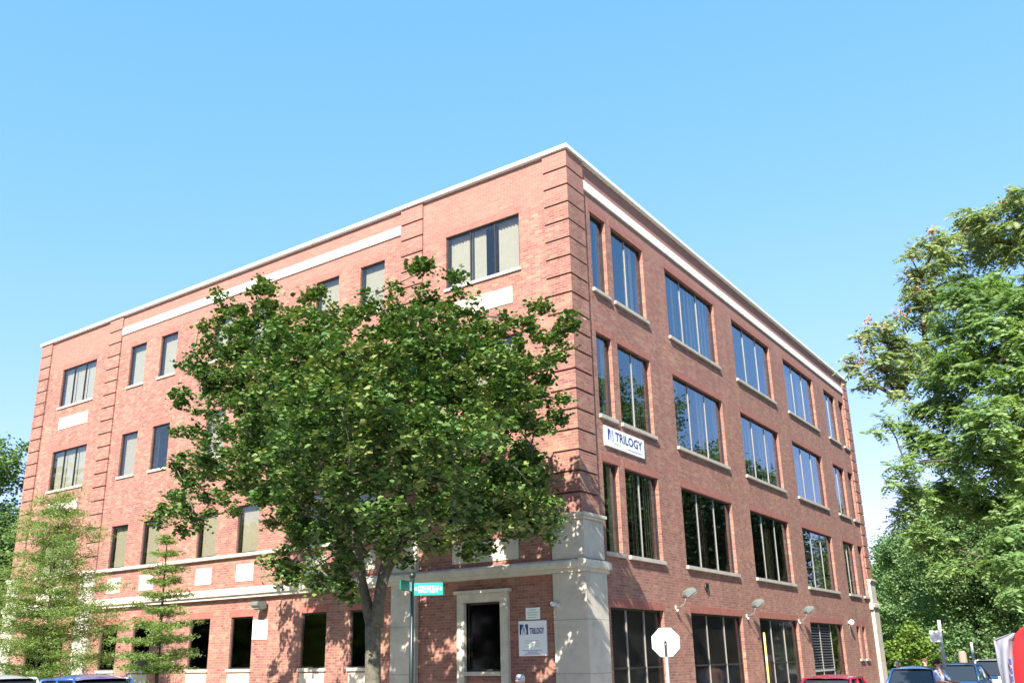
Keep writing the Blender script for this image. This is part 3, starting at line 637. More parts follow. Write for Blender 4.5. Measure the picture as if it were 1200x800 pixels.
def fronds(name, balls, dens, m, parent, length=0.5, per=5, shell=0.45, lw=0.075):
    """compound leaves: rosettes of fronds, each a midrib of narrow leaflets"""
    C = []
    for c, r in balls:
        k = max(2, int(dens * r * r)); d = rng.normal(size=(k, 3)); d /= np.linalg.norm(d, axis=1)[:, None]
        C.append(np.array(c) + d * (r * rng.uniform(0, 1, k) ** shell)[:, None])
    C = np.repeat(np.concatenate(C), per, axis=0); n = len(C)
    az = rng.uniform(0, 2 * np.pi, n); el = rng.uniform(-0.9, 0.8, n); L_ = length * rng.uniform(0.6, 1.2, n)
    dr = np.stack([np.cos(az) * np.cos(el), np.sin(az) * np.cos(el), np.sin(el)], 1)
    side = np.stack([-np.sin(az), np.cos(az), np.zeros(n)], 1); side += rng.normal(size=(n, 3)) * 0.2
    A = []; Bv = []; Wd = []
    for i in range(6):
        f = (i + 0.7) / 6.3; base = C + dr * (L_ * f)[:, None]; base[:, 2] -= L_ * f * f * 0.35
        for s_ in (-1, 1):
            dirv = side * s_ + dr * 0.35; dirv[:, 2] -= 0.25; ll = L_ * 0.36 * (1.1 - 0.5 * abs(f - 0.4)); A.append(base); Bv.append(base + dirv * ll[:, None]); Wd.append(L_ * lw / 0.5 * 1.0)
    A = np.concatenate(A); Bv = np.concatenate(Bv); Wd = np.concatenate(Wd)[:, None]
    t_ = Bv - A; w_ = np.cross(t_, rng.normal(size=t_.shape) * 0.6 + np.array([0.1, -0.6, 1.0])); w_ /= np.linalg.norm(w_, axis=1)[:, None] + 1e-9
    mid = (A + Bv) / 2
    V = np.stack([A, mid + w_ * Wd * 0.5, Bv, mid - w_ * Wd * 0.5], 1).reshape(-1, 3); k = len(A)
    me = bpy.data.meshes.new(name); me.vertices.add(4 * k); me.vertices.foreach_set('co', V.ravel().astype(np.float32)); me.loops.add(4 * k); me.loops.foreach_set('vertex_index', np.arange(4 * k, dtype=np.int32))
    me.polygons.add(k); me.polygons.foreach_set('loop_start', (np.arange(k) * 4).astype(np.int32)); me.polygons.foreach_set('loop_total', np.full(k, 4, np.int32)); me.update(calc_edges=True)
    me.materials.append(m); o = bpy.data.objects.new(name, me); COL.objects.link(o); o.parent = parent
    return o
def branch(mb, p, q, r0, r1, bend=0.15, seg=6, n=7):
    p = Vector(p); q = Vector(q); L_ = (q - p).length; off = Vector((random.uniform(-1, 1), random.uniform(-1, 1), random.uniform(0.2, 1))) * L_ * bend
    pts = []; rr = []
    for i in range(seg + 1):
        t_ = i / seg; pts.append(p.lerp(q, t_) + off * (4 * t_ * (1 - t_)) * 0.5 + Vector([random.uniform(-1, 1) for _ in range(3)]) * L_ * 0.012 * (0 < i < seg)); rr.append(r0 + (r1 - r0) * t_)
    mb.tube(pts, rr, n); return pts
def skeleton(mb, start, balls, r0, n=6):
    nodes = [(Vector(p), -1) for p in start]; k0 = len(nodes); par = {i: i - 1 for i in range(k0)}
    todo = sorted([Vector(c) for c, r in balls], key=lambda c: (c - nodes[-1][0]).length * 1.0 + abs(c.z - nodes[-1][0].z) * 0.2)
    pts = [p for p, _ in nodes]
    root = pts[0]
    for c in todo:
        best = min(range(len(pts)), key=lambda i: (pts[i] - c).length + 0.35 * (pts[i] - root).length + max(0, pts[i].z - c.z) * 1.2)
        par[len(pts)] = best; pts.append(c)
    w = [1.0] * len(pts)
    for i in range(len(pts) - 1, 0, -1): w[par[i]] += w[i]
    for i in range(1, len(pts)):
        a, b = pts[par[i]], pts[i]; ra = r0 * 0.8 * (w[i] / w[0]) ** 0.6 + 0.005; rb = ra * (0.85 if i < k0 else 0.55)
        branch(mb, a, b, ra, rb, 0.16 if i >= k0 else 0.0, 5, n if i >= k0 else 10)
def shift(balls, o): return [((c[0] - o[0], c[1] - o[1], c[2] - o[2]), r) for c, r in balls]

# --- the maple in front of the corner
TY = -5.0
base = atY(437, 800, TY); org = (base.x, TY, G)
t = empty('maple_tree', 'broad leafy maple tree with forked trunk standing before the front wall', 'tree', org)
CB = []
def cb(u, v, r, *Ys):
    for Y in Ys:
        p = atY(u, v, Y); dep = (p - CAMP).dot(_f); CB.append(((p.x, p.y, p.z), max(5, r - 1) * dep / FPX))
for a_ in [(262,370,15,-5.5),(258,350,9,-5.5),(233,384,9,-6),(250,392,16,-6),(310,335,17,-4.5),(318,362,24,-5),(300,340,12,-5),(361,352,14,-4.8),(372,345,8,-4.8),(352,385,24,-5.2),(290,400,28,-5.5),
          (240,410,20,-6),(222,425,14,-6),(262,430,30,-6,-4.5),(212,468,13,-6.2),(235,462,24,-6.2),(265,480,35,-6.5,-4),(222,505,20,-6),(205,545,22,-6.2),(240,540,36,-6.5,-4.5),
          (195,585,20,-6.2),(185,607,12,-6),(222,590,30,-6.3,-4.8),(208,622,12,-6),(232,612,15,-6),(270,575,28,-6,-4.5),(300,560,40,-7,-4),(330,580,35,-7,-4.5),(318,612,14,-6.0),
          (440,345,13,-4.8),(425,375,24,-5),(455,370,30,-5,-4),(490,322,20,-4.5),(478,345,26,-4.5),(500,312,9,-4.5),(515,345,26,-4.3),(545,350,22,-4.2),(540,325,10,-4.2),(562,372,20,-4),(530,385,40,-5.5,-3.5),
          (575,392,22,-4),(595,372,12,-3.6),(560,410,32,-5,-3),(612,395,20,-3.6),(636,385,20,-3.4),(632,365,10,-3.4),(660,375,14,-3.4),(672,385,10,-3.4),(655,400,16,-3.4),(662,412,10,-3.4),(648,425,15,-3.4),
          (645,450,14,-3.2),(660,470,11,-3.2),(650,488,10,-3.2),(632,465,14,-3.2),(625,430,24,-3.6),(600,430,28,-4.2,-2.8),(585,465,34,-4.8,-2.6),(605,500,28,-4,-2.5),(625,530,20,-3.4),(615,560,30,-3.8,-2.4),
          (638,572,16,-3.2),(632,600,20,-3.2,-2.2),(645,622,13,-3),(622,630,20,-3.2),(600,600,34,-4.4,-2.6),(575,560,40,-5.5,-3),(560,600,34,-5,-3),(545,630,26,-4.6,-3.2),(520,648,20,-4.6),(575,640,16,-4),
          (500,620,36,-5.8,-3.6),(470,630,30,-5.5,-4),(440,620,30,-6,-4),(410,620,32,-6,-4),(380,600,36,-7,-4.5),(350,615,26,-6.5,-5),(355,640,18,-6),(335,655,16,-6),(318,660,12,-6),(345,672,16,-6),(370,665,24,-6.2,-5),
          (395,672,24,-6.2,-5),(410,690,13,-6),(375,688,10,-6),(405,645,26,-6,-4.6),(330,672,9,-6),
          (575,405,26,-4.4,-3.4),(602,408,22,-3.9),(556,398,24,-4.4),(590,425,24,-4.2),(285,378,26,-5.5,-4.5),(305,368,26,-5.2),(330,392,34,-6,-4.4),(342,368,20,-5),(252,372,14,-5.4),(270,398,26,-6,-5),(300,345,15,-5),(228,432,16,-6),(240,450,22,-6.2),(398,382,26,-5.2),(300,440,45,-7.5,-5,-3.5),(340,430,50,-8,-5.5,-3),(300,500,50,-8,-5,-3.5),(350,490,60,-8.6,-6,-3),(400,420,55,-8.2,-5.5,-3),(400,480,65,-9,-6.5,-4,-2.2),(450,430,60,-8.2,-5.5,-2.8),(460,490,65,-8.8,-6,-3.4,-2),
          (510,440,55,-7.5,-5,-2.6),(520,500,60,-8,-5.2,-2.8),(350,550,55,-8,-5.5,-3.4),(410,555,60,-8.4,-6,-3.4),(470,560,60,-8,-5.5,-3),(530,560,52,-7,-4.6,-2.6),(590,430,30,-5.4,-4.6),(610,470,30,-5.4,-4.4),(575,520,38,-6.2,-4.8),(545,450,40,-6.4,-4.2,-2.6),(600,545,30,-5.2,-4.4),(630,500,16,-4.6),(620,590,28,-4.8,-3.8),(585,585,36,-5.6,-4),(640,610,16,-4),(622,572,24,-4.6),(634,598,22,-4.5,-3.6),(605,610,26,-4.8),(622,545,20,-4.4),(380,390,38,-6.5,-4.5),(480,390,45,-6.5,-4.2),(560,500,40,-6,-3.4)]:
    cb(*a_)
P_ = tufts(shift(CB, org), 23, 70, 0.125, 0.66, 0.42, cull=0.26)
leaves('crown', P_, 0.094, M['maple'], t, up=0.75, jit=0.45)
mb = MB(); o3 = Vector(org)
def L3(u, v, Y): return atY(u, v, Y) - o3
tr_ = [(0, 0, 0), (-0.01, 0, 0.8), tuple(L3(437, 790, TY)), tuple(L3(437, 760, TY)), tuple(L3(437, 738, TY)), tuple(L3(437, 726, TY))]
mb.tube(tr_, [0.29, 0.20, 0.165, 0.16, 0.17, 0.15], 14)
mb.tube([L3(436, 732, TY), L3(430, 708, TY), L3(424, 680, TY), L3(420, 640, TY - .1), L3(412, 590, TY - .2), L3(395, 530, TY - .4), L3(370, 460, TY - .5), L3(340, 400, TY)], [0.14, 0.115, 0.10, 0.095, 0.085, 0.07, 0.05, 0.02], 12)
mb.tube([L3(441, 735, TY), L3(443, 710, TY + .05), L3(448, 680, TY + .1), L3(456, 640, TY + .2), L3(470, 590, TY + .4), L3(485, 520, TY + .7), L3(500, 440, TY + .9), L3(500, 360, TY + .9)], [0.15, 0.13, 0.12, 0.105, 0.09, 0.07, 0.045, 0.02], 12)
mb.tube([L3(449, 685, TY + .1), L3(462, 655, TY + .3), L3(485, 610, TY + .8), L3(530, 560, TY + 1.2), L3(580, 510, TY + 1.6), L3(640, 460, TY + 1.8)], [0.09, 0.08, 0.07, 0.055, 0.04, 0.02], 10)
forks = [L3(395, 530, TY - .4), L3(412, 590, TY - .2), L3(470, 590, TY + .4), L3(485, 520, TY + .7), L3(530, 560, TY + 1.2), L3(370, 460, TY - .5), L3(500, 440, TY + .9), L3(424, 665, TY), L3(580, 510, TY + 1.6)]
nodes = list(forks); 
for c, r in sorted(shift(CB, org)[::2], key=lambda b: min((f - Vector(b[0])).length for f in forks)):
    q = Vector(c); f = min(nodes, key=lambda k: (k - q).length + max(0, k.z - q.z) * 0.8); nodes.append(q); branch(mb, f, q, 0.026, 0.010, 0.15, 4, 5)
mb.build('trunk', M['bark'], t)

# --- generic tree
def make_tree(name, label, loc, height, clear, rx, rz, leafmat, bark='bark_dark', nballs=26, ballr=(0.28, 0.42), dens=5, per=26, spread=0.3, size=0.22, kind='leaf', seed=1, group=None, trunk_r=0.25, balls=None, extra=None, cat='tree', up=0.5):
    random.seed(seed); t = empty(name, label, cat, loc, 0, group)
    cz = clear + (height - clear) / 2; hz = (height - clear) / 2
    if balls is None:
        balls = []
        for i in range(nballs):
            while True:
                d = Vector([random.gauss(0, 1) for _ in range(3)])
                if d.length > 0.1: break
            d.normalize(); k = random.uniform(0.45, 0.85)
            balls.append(((d.x * rx * k, d.y * rx * k, cz + d.z * hz * k), random.uniform(*ballr) * min(rx, hz)))
        balls.append(((0, 0, cz), 0.5 * min(rx, hz)))
    if kind == 'frond': fronds('crown', balls, dens, M[leafmat], t, length=size, per=per)
    else: leaves('crown', tufts(balls, dens, per, spread), size, M[leafmat], t, up=up)
    mb = MB(); top = Vector((0.1, 0.1, cz)); mb.tube([(0, 0, 0), (0, 0, 0.6), (0.05, 0, clear * 0.7), (0.1, 0, clear)], [trunk_r * 1.35, trunk_r, trunk_r * 0.8, trunk_r * 0.5], 10)
    skeleton(mb, [(0.05, 0, clear * 0.6), (0.1, 0, clear), (0.1, 0.1, clear + (cz - clear) * 0.5), (0.1, 0.1, cz)], balls, trunk_r * 0.8)
    mb.build('trunk', M[bark], t)
    return t
# --- feathery young conifers on the front parkway
def feathery(label, u, D_Y, topuv, widths, seed, base_z=1.5, dn=1.0, gap=(0.20, 0.34), zj=0.05):
    random.seed(seed); b0 = atY(u, 795, D_Y); top = atY(topuv[0], topuv[1], D_Y)
    loc = (b0.x, D_Y, G); t = empty('feathery_conifer', label, 'tree', loc, 0, 'feathery young conifers on the parkway')
    H_ = top.z - G; lean = top.x - b0.x; mb = MB(); mb.tube([(0, 0, 0), (0, 0, 1), (lean * 0.6, 0, H_ * 0.6), (lean, 0, H_ * 0.97)], [0.06, 0.05, 0.035, 0.01], 8)
    P = []
    z = base_z; lay = 0
    while z < H_ - 0.1:
        x0 = lean * z / H_; wz = np.interp(z / H_, widths[0], widths[1]); nbr = random.choice((5, 6, 7)) if wz > 0.6 else 5; a0_ = random.uniform(0, 6)
        for i in range(nbr):
            w = wz * random.uniform(0.45, 1.2); a = a0_ + 2 * math.pi * (i + random.uniform(-0.25, 0.25)) / nbr
            zz = z + random.uniform(-0.07, 0.07); rise = random.uniform(0.0, 0.22)
            e = Vector((x0 + math.cos(a) * w, math.sin(a) * w, zz + w * rise)); s_ = Vector((x0, 0, zz - 0.08))
            mb.tube([s_, s_.lerp(e, 0.5) + Vector((0, 0, 0.05)), e], [0.013, 0.008, 0.003], 4)
            for k in range(int(dn * (6 + 30 * w))):
                q = s_.lerp(e, random.uniform(0.25, 1.05)); wob = 0.05 + 0.11 * w
                c = np.array(q) + rng.normal(size=3) * np.array([wob, wob, zj]); P.append(c + rng.normal(size=(11, 3)) * np.array([0.085, 0.085, zj * 0.7]))
        z += random.uniform(*gap)
    leaves('crown', np.concatenate(P), 0.085, M['cypress'], t, up=0.7, shape='narrow', droop=0.2)
    mb.build('trunk', M['bark_dark'], t)
feathery('wide feathery yellow green conifer at the left edge of the photo', 50, -4.6, (72, 578), ([0.2, 0.45, 0.7, 0.85, 1.0], [2.3, 2.3, 1.5, 1.1, 0.45]), 4, 1.5, 0.8, (0.2, 0.36), 0.06)
feathery('narrow layered feathery conifer with a bare lower stem before the front wall', 184, -5.0, (197, 622), ([0.3, 0.38, 0.5, 0.7, 1.0], [1.2, 1.05, 0.9, 0.6, 0.12]), 9, 1.85, 0.95, (0.3, 0.42), 0.028)

# --- trees on the right
def pxballs(lst, org, ds=1.0):
    out = []
    for u, v, r, D in lst:
        D *= ds; p = atD(u, v, D); dep = (p - CAMP).dot(_f); out.append(((p.x - org[0], p.y - org[1], p.z - org[2]), r * dep / FPX))
    return out
org = (12.6, 12.5, G)
bl = pxballs([(1192,232,16,41),(1180,250,22,42),(1150,262,24,42),(1128,258,14,42),(1100,282,20,41),(1082,290,14,41),(1110,300,22,43),(1066,300,9,40),(1140,290,26,44),(1175,290,26,43),(1200,280,30,42),(1080,325,20,41),(1062,320,8,41),
              (1070,350,20,41),(1085,375,20,42),(1055,372,10,40),(1040,378,12,39),(1018,385,12,39),(1012,398,9,39),(1035,400,14,40),(1060,410,20,40),(1030,425,14,39),(1005,428,10,38),(992,425,6,38),(1040,440,18,40),(1012,445,12,39),(1065,445,20,41),(1090,420,28,43),
              (1050,465,10,40),(1100,345,20,43),(1130,330,20,45),(1240,260,45,42),(1290,300,55,42),(1250,340,50,46),(1160,340,25,46)], org, 0.75)
t = make_tree('ailanthus_tree', 'tall airy tree with tawny seed clusters reaching towards the roof corner', org, 14, 4, 8, 8, 'heaven', dens=38, per=7, size=0.48, kind='frond', seed=5, trunk_r=0.4, balls=bl)
P_ = tufts([(c, r) for c, r in bl], 5, 20, 0.09, 1.2, 0.3); leaves('seed_cluster', P_, 0.07, M['seeds'], t, up=0.1, shape='broad')
org = (14.6, 6.5, G)
bl = pxballs([(1110,350,14,25),(1130,340,20,25),(1165,345,24,26),(1195,350,26,25),(1115,380,24,26),(1150,385,30,25),(1190,395,34,25),(1098,415,20,25),(1130,430,34,25),(1175,440,38,25),(1095,450,18,26),(1078,480,16,26),(1110,480,30,26),(1150,490,36,24),(1195,490,36,25),
              (1060,500,12,26),(1040,497,9,25),(1026,508,7,25),(1075,515,18,26),(1105,530,28,26),(1150,540,36,25),(1195,545,34,25),(1060,545,14,25),(1044,560,9,25),(1075,575,20,26),(1110,580,26,27),(1155,590,30,27),(1195,600,30,25),(1060,600,16,26),(1085,625,20,26),
              (1110,640,16,26),(1175,640,26,24),(1195,660,22,23),(1160,660,14,24),(1190,690,18,23),(1120,665,11,25),(1100,655,14,26),
              (1250,400,60,26),(1250,500,60,26),(1250,600,55,26),(1300,450,70,28),(1300,560,70,28),(1240,680,35,25)], org)
make_tree('walnut_tree', 'large bright green leafy tree filling the right edge of the photo', org, 12, 2, 7, 5, 'walnut', dens=80, per=7, size=0.38, kind='frond', seed=6, trunk_r=0.2, balls=bl)
# background trees: dark ones beyond, then hazy green ones behind the far end of the building
make_tree('dark_tree', 'dark shaded tree standing deep behind the bright green one', (9.8, 27, G), 12, 2.2, 4.2, 5, 'darkleaf', nballs=36, dens=14, per=40, spread=0.32, size=0.19, seed=7, trunk_r=0.3)
make_tree('street_tree', 'mid green street tree beyond the far corner of the building', (2.3, 42, G), 11.5, 2.4, 3.8, 5, 'farleaf', nballs=40, dens=16, per=64, spread=0.32, size=0.129, seed=8, trunk_r=0.25)
make_tree('street_tree', 'tall hazy green tree at the far end of the side street', (-1.0, 62, G), 15, 2, 6, 6, 'farleaf', nballs=40, dens=9, per=64, spread=0.45, size=0.182, seed=9, trunk_r=0.3)
make_tree('street_tree', 'rounded tree closing the side street behind the parked cars', (6.0, 78, G), 16, 2, 8, 7, 'farleaf', nballs=40, dens=7, per=64, spread=0.5, size=0.213, seed=10, trunk_r=0.35)
make_tree('street_tree', 'tall dense tree across the side street beyond the airy one', (17, 50, G), 18, 3, 8, 7, 'farleaf', nballs=40, dens=7, per=64, spread=0.5, size=0.213, seed=12, trunk_r=0.35)
make_tree('street_tree', 'tall round tree across the side street opposite the brick side wall', (13.2, 27, G), 20, 4, 5.2, 7, 'farleaf', nballs=34, dens=9, per=54, spread=0.35, size=0.167, seed=23, trunk_r=0.3)
make_tree('dark_tree', 'dark tree with low crown across the side street', (14.5, 38, G), 16, 1.8, 6, 5, 'darkleaf', nballs=36, dens=10, per=40, spread=0.4, size=0.24, seed=13, trunk_r=0.3)
make_tree('street_tree', 'far tree seen low between the others at the street end', (-10, 95, G), 15, 1.5, 9, 7, 'farleaf', nballs=36, dens=5, per=64, spread=0.6, size=0.258, seed=14, trunk_r=0.35)
pb = atD(1068, 775, 50); make_tree('bush', 'bright yellow green bush behind the parked cars', (pb.x, pb.y, G), 3.5, 0.3, 1.5, 2, 'bush', nballs=22, dens=20, per=26, spread=0.16, size=0.13, seed=15, trunk_r=0.06, cat='bush')
pb = atD(1150, 775, 60); make_tree('bush', 'low green hedge bush at the far end of the street', (pb.x, pb.y, G), 3.6, 0.3, 3.2, 2, 'farleaf', nballs=22, dens=12, per=41, spread=0.2, size=0.137, seed=16, trunk_r=0.06, cat='bush')
# left edge
make_tree('street_tree', 'tree standing past the left end of the building', (-41, 3.5, G), 14.6, 3, 5.5, 6, 'farleaf', nballs=40, dens=12, per=57, spread=0.35, size=0.152, seed=17, trunk_r=0.3)
make_tree('dark_tree', 'dark low tree at the left edge under the paler tree', (-37.5, -2.5, G), 9.8, 0.6, 4.0, 4.5, 'darkleaf', nballs=36, dens=14, per=36, spread=0.3, size=0.19, seed=18, trunk_r=0.25)

wb = []
random.seed(77)
for i in range(90):
    a_ = R_(-26 + 34 * i / 90); d_ = random.uniform(125, 150); wb.append(((CAMP.x + math.sin(a_) * d_, CAMP.y + math.cos(a_) * d_, G + random.uniform(2, 9)), random.uniform(3, 4.5)))
    a_ = R_(-86 + 26 * i / 90); d_ = random.uniform(75, 90); wb.append(((CAMP.x + math.sin(a_) * d_, CAMP.y + math.cos(a_) * d_, G + random.uniform(1.5, 6)), random.uniform(2.4, 3.5)))
for i in range(230):
    a_ = R_(8 + 266 * i / 230); d_ = random.uniform(58, 80); wb.append(((10 + math.sin(a_) * d_, -12 + math.cos(a_) * d_, G + random.uniform(1.5, 11)), random.uniform(3, 4.5)))
tag(leaves('distant_woods', tufts(wb, 5, 26, 0.9), 0.65, M['farleaf'], None), kind='stuff')
# ------------------------------------------------------------------ vehicles
CARP = {}
def paintm(name, c):
    if name not in CARP: CARP[name] = simple(name, c, 0.35, 0.2, coat=1.0)
    return CARP[name]
def car(name, label, cat, loc, heading, paint, L_=4.4, Wd=1.8, Hh=1.5, wagon=False, group='parked cars'):
    t = empty(name, label, cat, loc, heading, group); hw = Wd / 2
    # lower body lofted along its length
    belt = Hh * 0.62; hood = Hh * 0.60
    st = [(-L_/2, 0.30, belt * 0.80, 0.80), (-L_/2 + 0.12, 0.22, belt * 0.98, 0.93), (-L_*0.28, 0.2, belt, 1.0), (0, 0.2, belt, 1.0), (L_*0.22, 0.2, belt * 0.97, 1.0), (L_*0.40, 0.2, hood * 0.86, 0.96), (L_/2 - 0.08, 0.24, hood * 0.74, 0.86), (L_/2, 0.32, hood * 0.60, 0.74)]
    vs = []
    for x, z0, z1, k in st:
        w = hw * k; m_ = (z0 + z1) / 2
        vs += [(x, -w * 0.9, z0), (x, -w, z0 + 0.12), (x, -w, m_), (x, -w * 0.95, z1 - 0.06), (x, -w * 0.85, z1), (x, w * 0.85, z1), (x, w * 0.95, z1 - 0.06), (x, w, m_), (x, w, z0 + 0.12), (x, w * 0.9, z0)]
    n = 10; fs = [(i * n + k, i * n + (k + 1) % n, (i + 1) * n + (k + 1) % n, (i + 1) * n + k) for i in range(len(st) - 1) for k in range(n)] + [tuple(range(n)), tuple(range((len(st) - 1) * n, len(st) * n))[::-1]]
    MB().add(vs, fs, True).build('body', paint, t)
    # greenhouse
    rear = -L_ * (0.48 if wagon else 0.40); rr = -L_ * (0.43 if wagon else 0.25); rf = L_ * 0.06; fr_ = L_ * 0.24
    rt = Hh - 0.07
    zb_ = belt - 0.03
    g = [(rear, -hw * 0.86, zb_), (fr_, -hw * 0.86, zb_), (fr_, hw * 0.86, zb_), (rear, hw * 0.86, zb_), (rr, -hw * 0.68, rt), (rf, -hw * 0.68, rt), (rf, hw * 0.68, rt), (rr, hw * 0.68, rt)]
    MB().add(g, [(0, 1, 5, 4), (1, 2, 6, 5), (2, 3, 7, 6), (3, 0, 4, 7), (4, 5, 6, 7), (0, 3, 2, 1)]).build('windows', M['carglass'], t, 0.045)
    # curved roof panel
    vs = []; nx, ny = 8, 6
    for i in range(nx + 1):
        for j in range(ny + 1):
            u = i / nx; v = j / ny * 2 - 1; x = rr - 0.06 + (rf - rr + 0.12) * u
            vs.append((x, v * hw * 0.71, rt - 0.02 + 0.11 * (1 - v ** 4) * (0.25 + 0.75 * math.sin(math.pi * u) ** 0.6)))
    fs = [(i * (ny + 1) + j, (i + 1) * (ny + 1) + j, (i + 1) * (ny + 1) + j + 1, i * (ny + 1) + j + 1) for i in range(nx) for j in range(ny)]
    k = len(vs); vs2 = vs + [(x, y, rt - 0.025) for x, y, z in vs]; fs2 = fs + [tuple(k + a for a in f[::-1]) for f in fs]
    ed = [(i, j) for i in range(nx + 1) for j in (0, ny)]
    MB().add(vs2, fs2, True).build('roof', paint, t)
    for s_ in (-1, 1):
        mb = MB()
        mb.tube([(fr_, s_ * hw * 0.86, belt - 0.02), (rf, s_ * hw * 0.695, rt)], [0.035, 0.03], 6); mb.tube([(rear, s_ * hw * 0.86, belt - 0.02), (rr, s_ * hw * 0.695, rt)], [0.05, 0.04], 6)
        mb.tube([((fr_ + rear) / 2 - 0.1, s_ * hw * 0.87, belt - 0.02), ((rf + rr) / 2, s_ * hw * 0.695, rt)], [0.03, 0.03], 6); mb.tube([(rr, s_ * hw * 0.695, rt), (rf, s_ * hw * 0.695, rt)], [0.03, 0.03], 6)
        mb.build('door_pillars', paint, t)
        m_ = MB().box(fr_ - 0.25, fr_ - 0.12, s_ * hw * 0.88, s_ * (hw + 0.16), belt - 0.02, belt + 0.12).build('wing_mirror', paint, t, 0.025)
        MB().box(L_ / 2 - 0.13, L_ / 2 - 0.02, s_ * hw * 0.45, s_ * hw * 0.78, hood * 0.56, hood * 0.70).build('headlight', M['headlamp'], t, 0.02)
        MB().box(-L_ / 2 - 0.01, -L_ / 2 + 0.14, s_ * hw * 0.55, s_ * hw * 0.82, belt * 0.64, belt * 0.84).build('taillight', M['taillamp'], t, 0.02)
        for dx in (0.3, -0.75): MB().box(dx - 0.09, dx + 0.09, s_ * (hw - 0.01), s_ * (hw + 0.025), belt - 0.22, belt - 0.185).build('door_handle', M['chrome'], t, 0.006)
        for x in (-L_ * 0.31, L_ * 0.31):
            wl = MB().lathe((x, s_ * (hw - 0.11), 0.32), [(0.2, -0.1), (0.30, -0.1), (0.32, -0.06), (0.32, 0.06), (0.30, 0.1), (0.2, 0.1)], 20, 'y').build('wheel', M['black'], t)
            MB().lathe((x, s_ * (hw - 0.11), 0.32), [(0.19, -0.07), (0.2, 0.0), (0.19, 0.105)] if s_ > 0 else [(0.19, -0.105), (0.2, 0), (0.19, 0.07)], 14, 'y').build('rim', M['chrome'], wl)
    MB().box(-L_ / 2 - 0.015, -L_ / 2 + 0.03, -0.25, 0.25, belt * 0.55, belt * 0.55 + 0.12).build('number_plate', M['white'], t)
    if wagon:
        for s_ in (-1, 1): MB().tube([(rr + 0.1, s_ * hw * 0.6, Hh - 0.01), (rf - 0.1, s_ * hw * 0.6, Hh - 0.01)], [0.015, 0.015], 6).build('roof_rail', M['chrome'], t)
    return t
ROADZ = G - 0.13
blue = paintm('blue_car_paint', (0.025, 0.08, 0.26)); redp = paintm('red_car_paint', (0.33, 0.015, 0.04)); navy = paintm('dark_blue_car_paint', (0.02, 0.06, 0.16)); silver = paintm('silver_car_paint', (0.45, 0.47, 0.5)); pale = paintm('pale_blue_car_paint', (0.25, 0.42, 0.6))
def carat(u, v, x, h):     # a car parked on the side street lane x whose roof shows at pixel (u,v)
    d = ray(u, v); k = (x - CAMP.x) / d.x; return (x, CAMP.y + d.y * k, ROADZ), CAMP.z + d.z * k - ROADZ
for nm, lb, u, v, x, pm, wg, ln in (('parked_car', 'dark red car parked below the louvred window', 981, 790, 4.2, redp, False, 3.7),
        ('parked_car', 'bright blue car parked past the far corner of the building', 1077, 780, 4.3, blue, False, 4.4),
        ('parked_car', 'dark blue car parked behind the bright blue one', 1128, 776, 4.6, navy, False, 4.6)):
    p, hh = carat(u, v, x, 0); car(nm, lb, 'car', p, R_(90), pm, ln, 1.6 if ln < 4 else 1.75, max(1.4, min(1.75, hh)), wg)
for nm, lb, u, D, hd, pm, hh in (('parked_car', 'pale blue car far down the side street', 1152, 56, R_(88), pale, 1.5), ('parked_car', 'silver car far down the side street behind the banner', 1170, 47, R_(90), silver, 1.75)):
    p = atD(u, 775, D); car(nm, lb, 'car', (p.x, p.y, ROADZ), hd, pm, 4.4, 1.78, hh, True)
for lb, u, v, pm in (('bright blue car at the bottom left below the white stone pier', 106, 790.5, blue), ('dull silver car at the bottom left corner of the photo', 0, 791, silver)):
    p = atY(u, v, -9.4); car('parked_car', lb, 'car', (p.x + 0.2, -9.4, ROADZ), 0, pm, 3.3, 1.6, p.z - ROADZ, False)

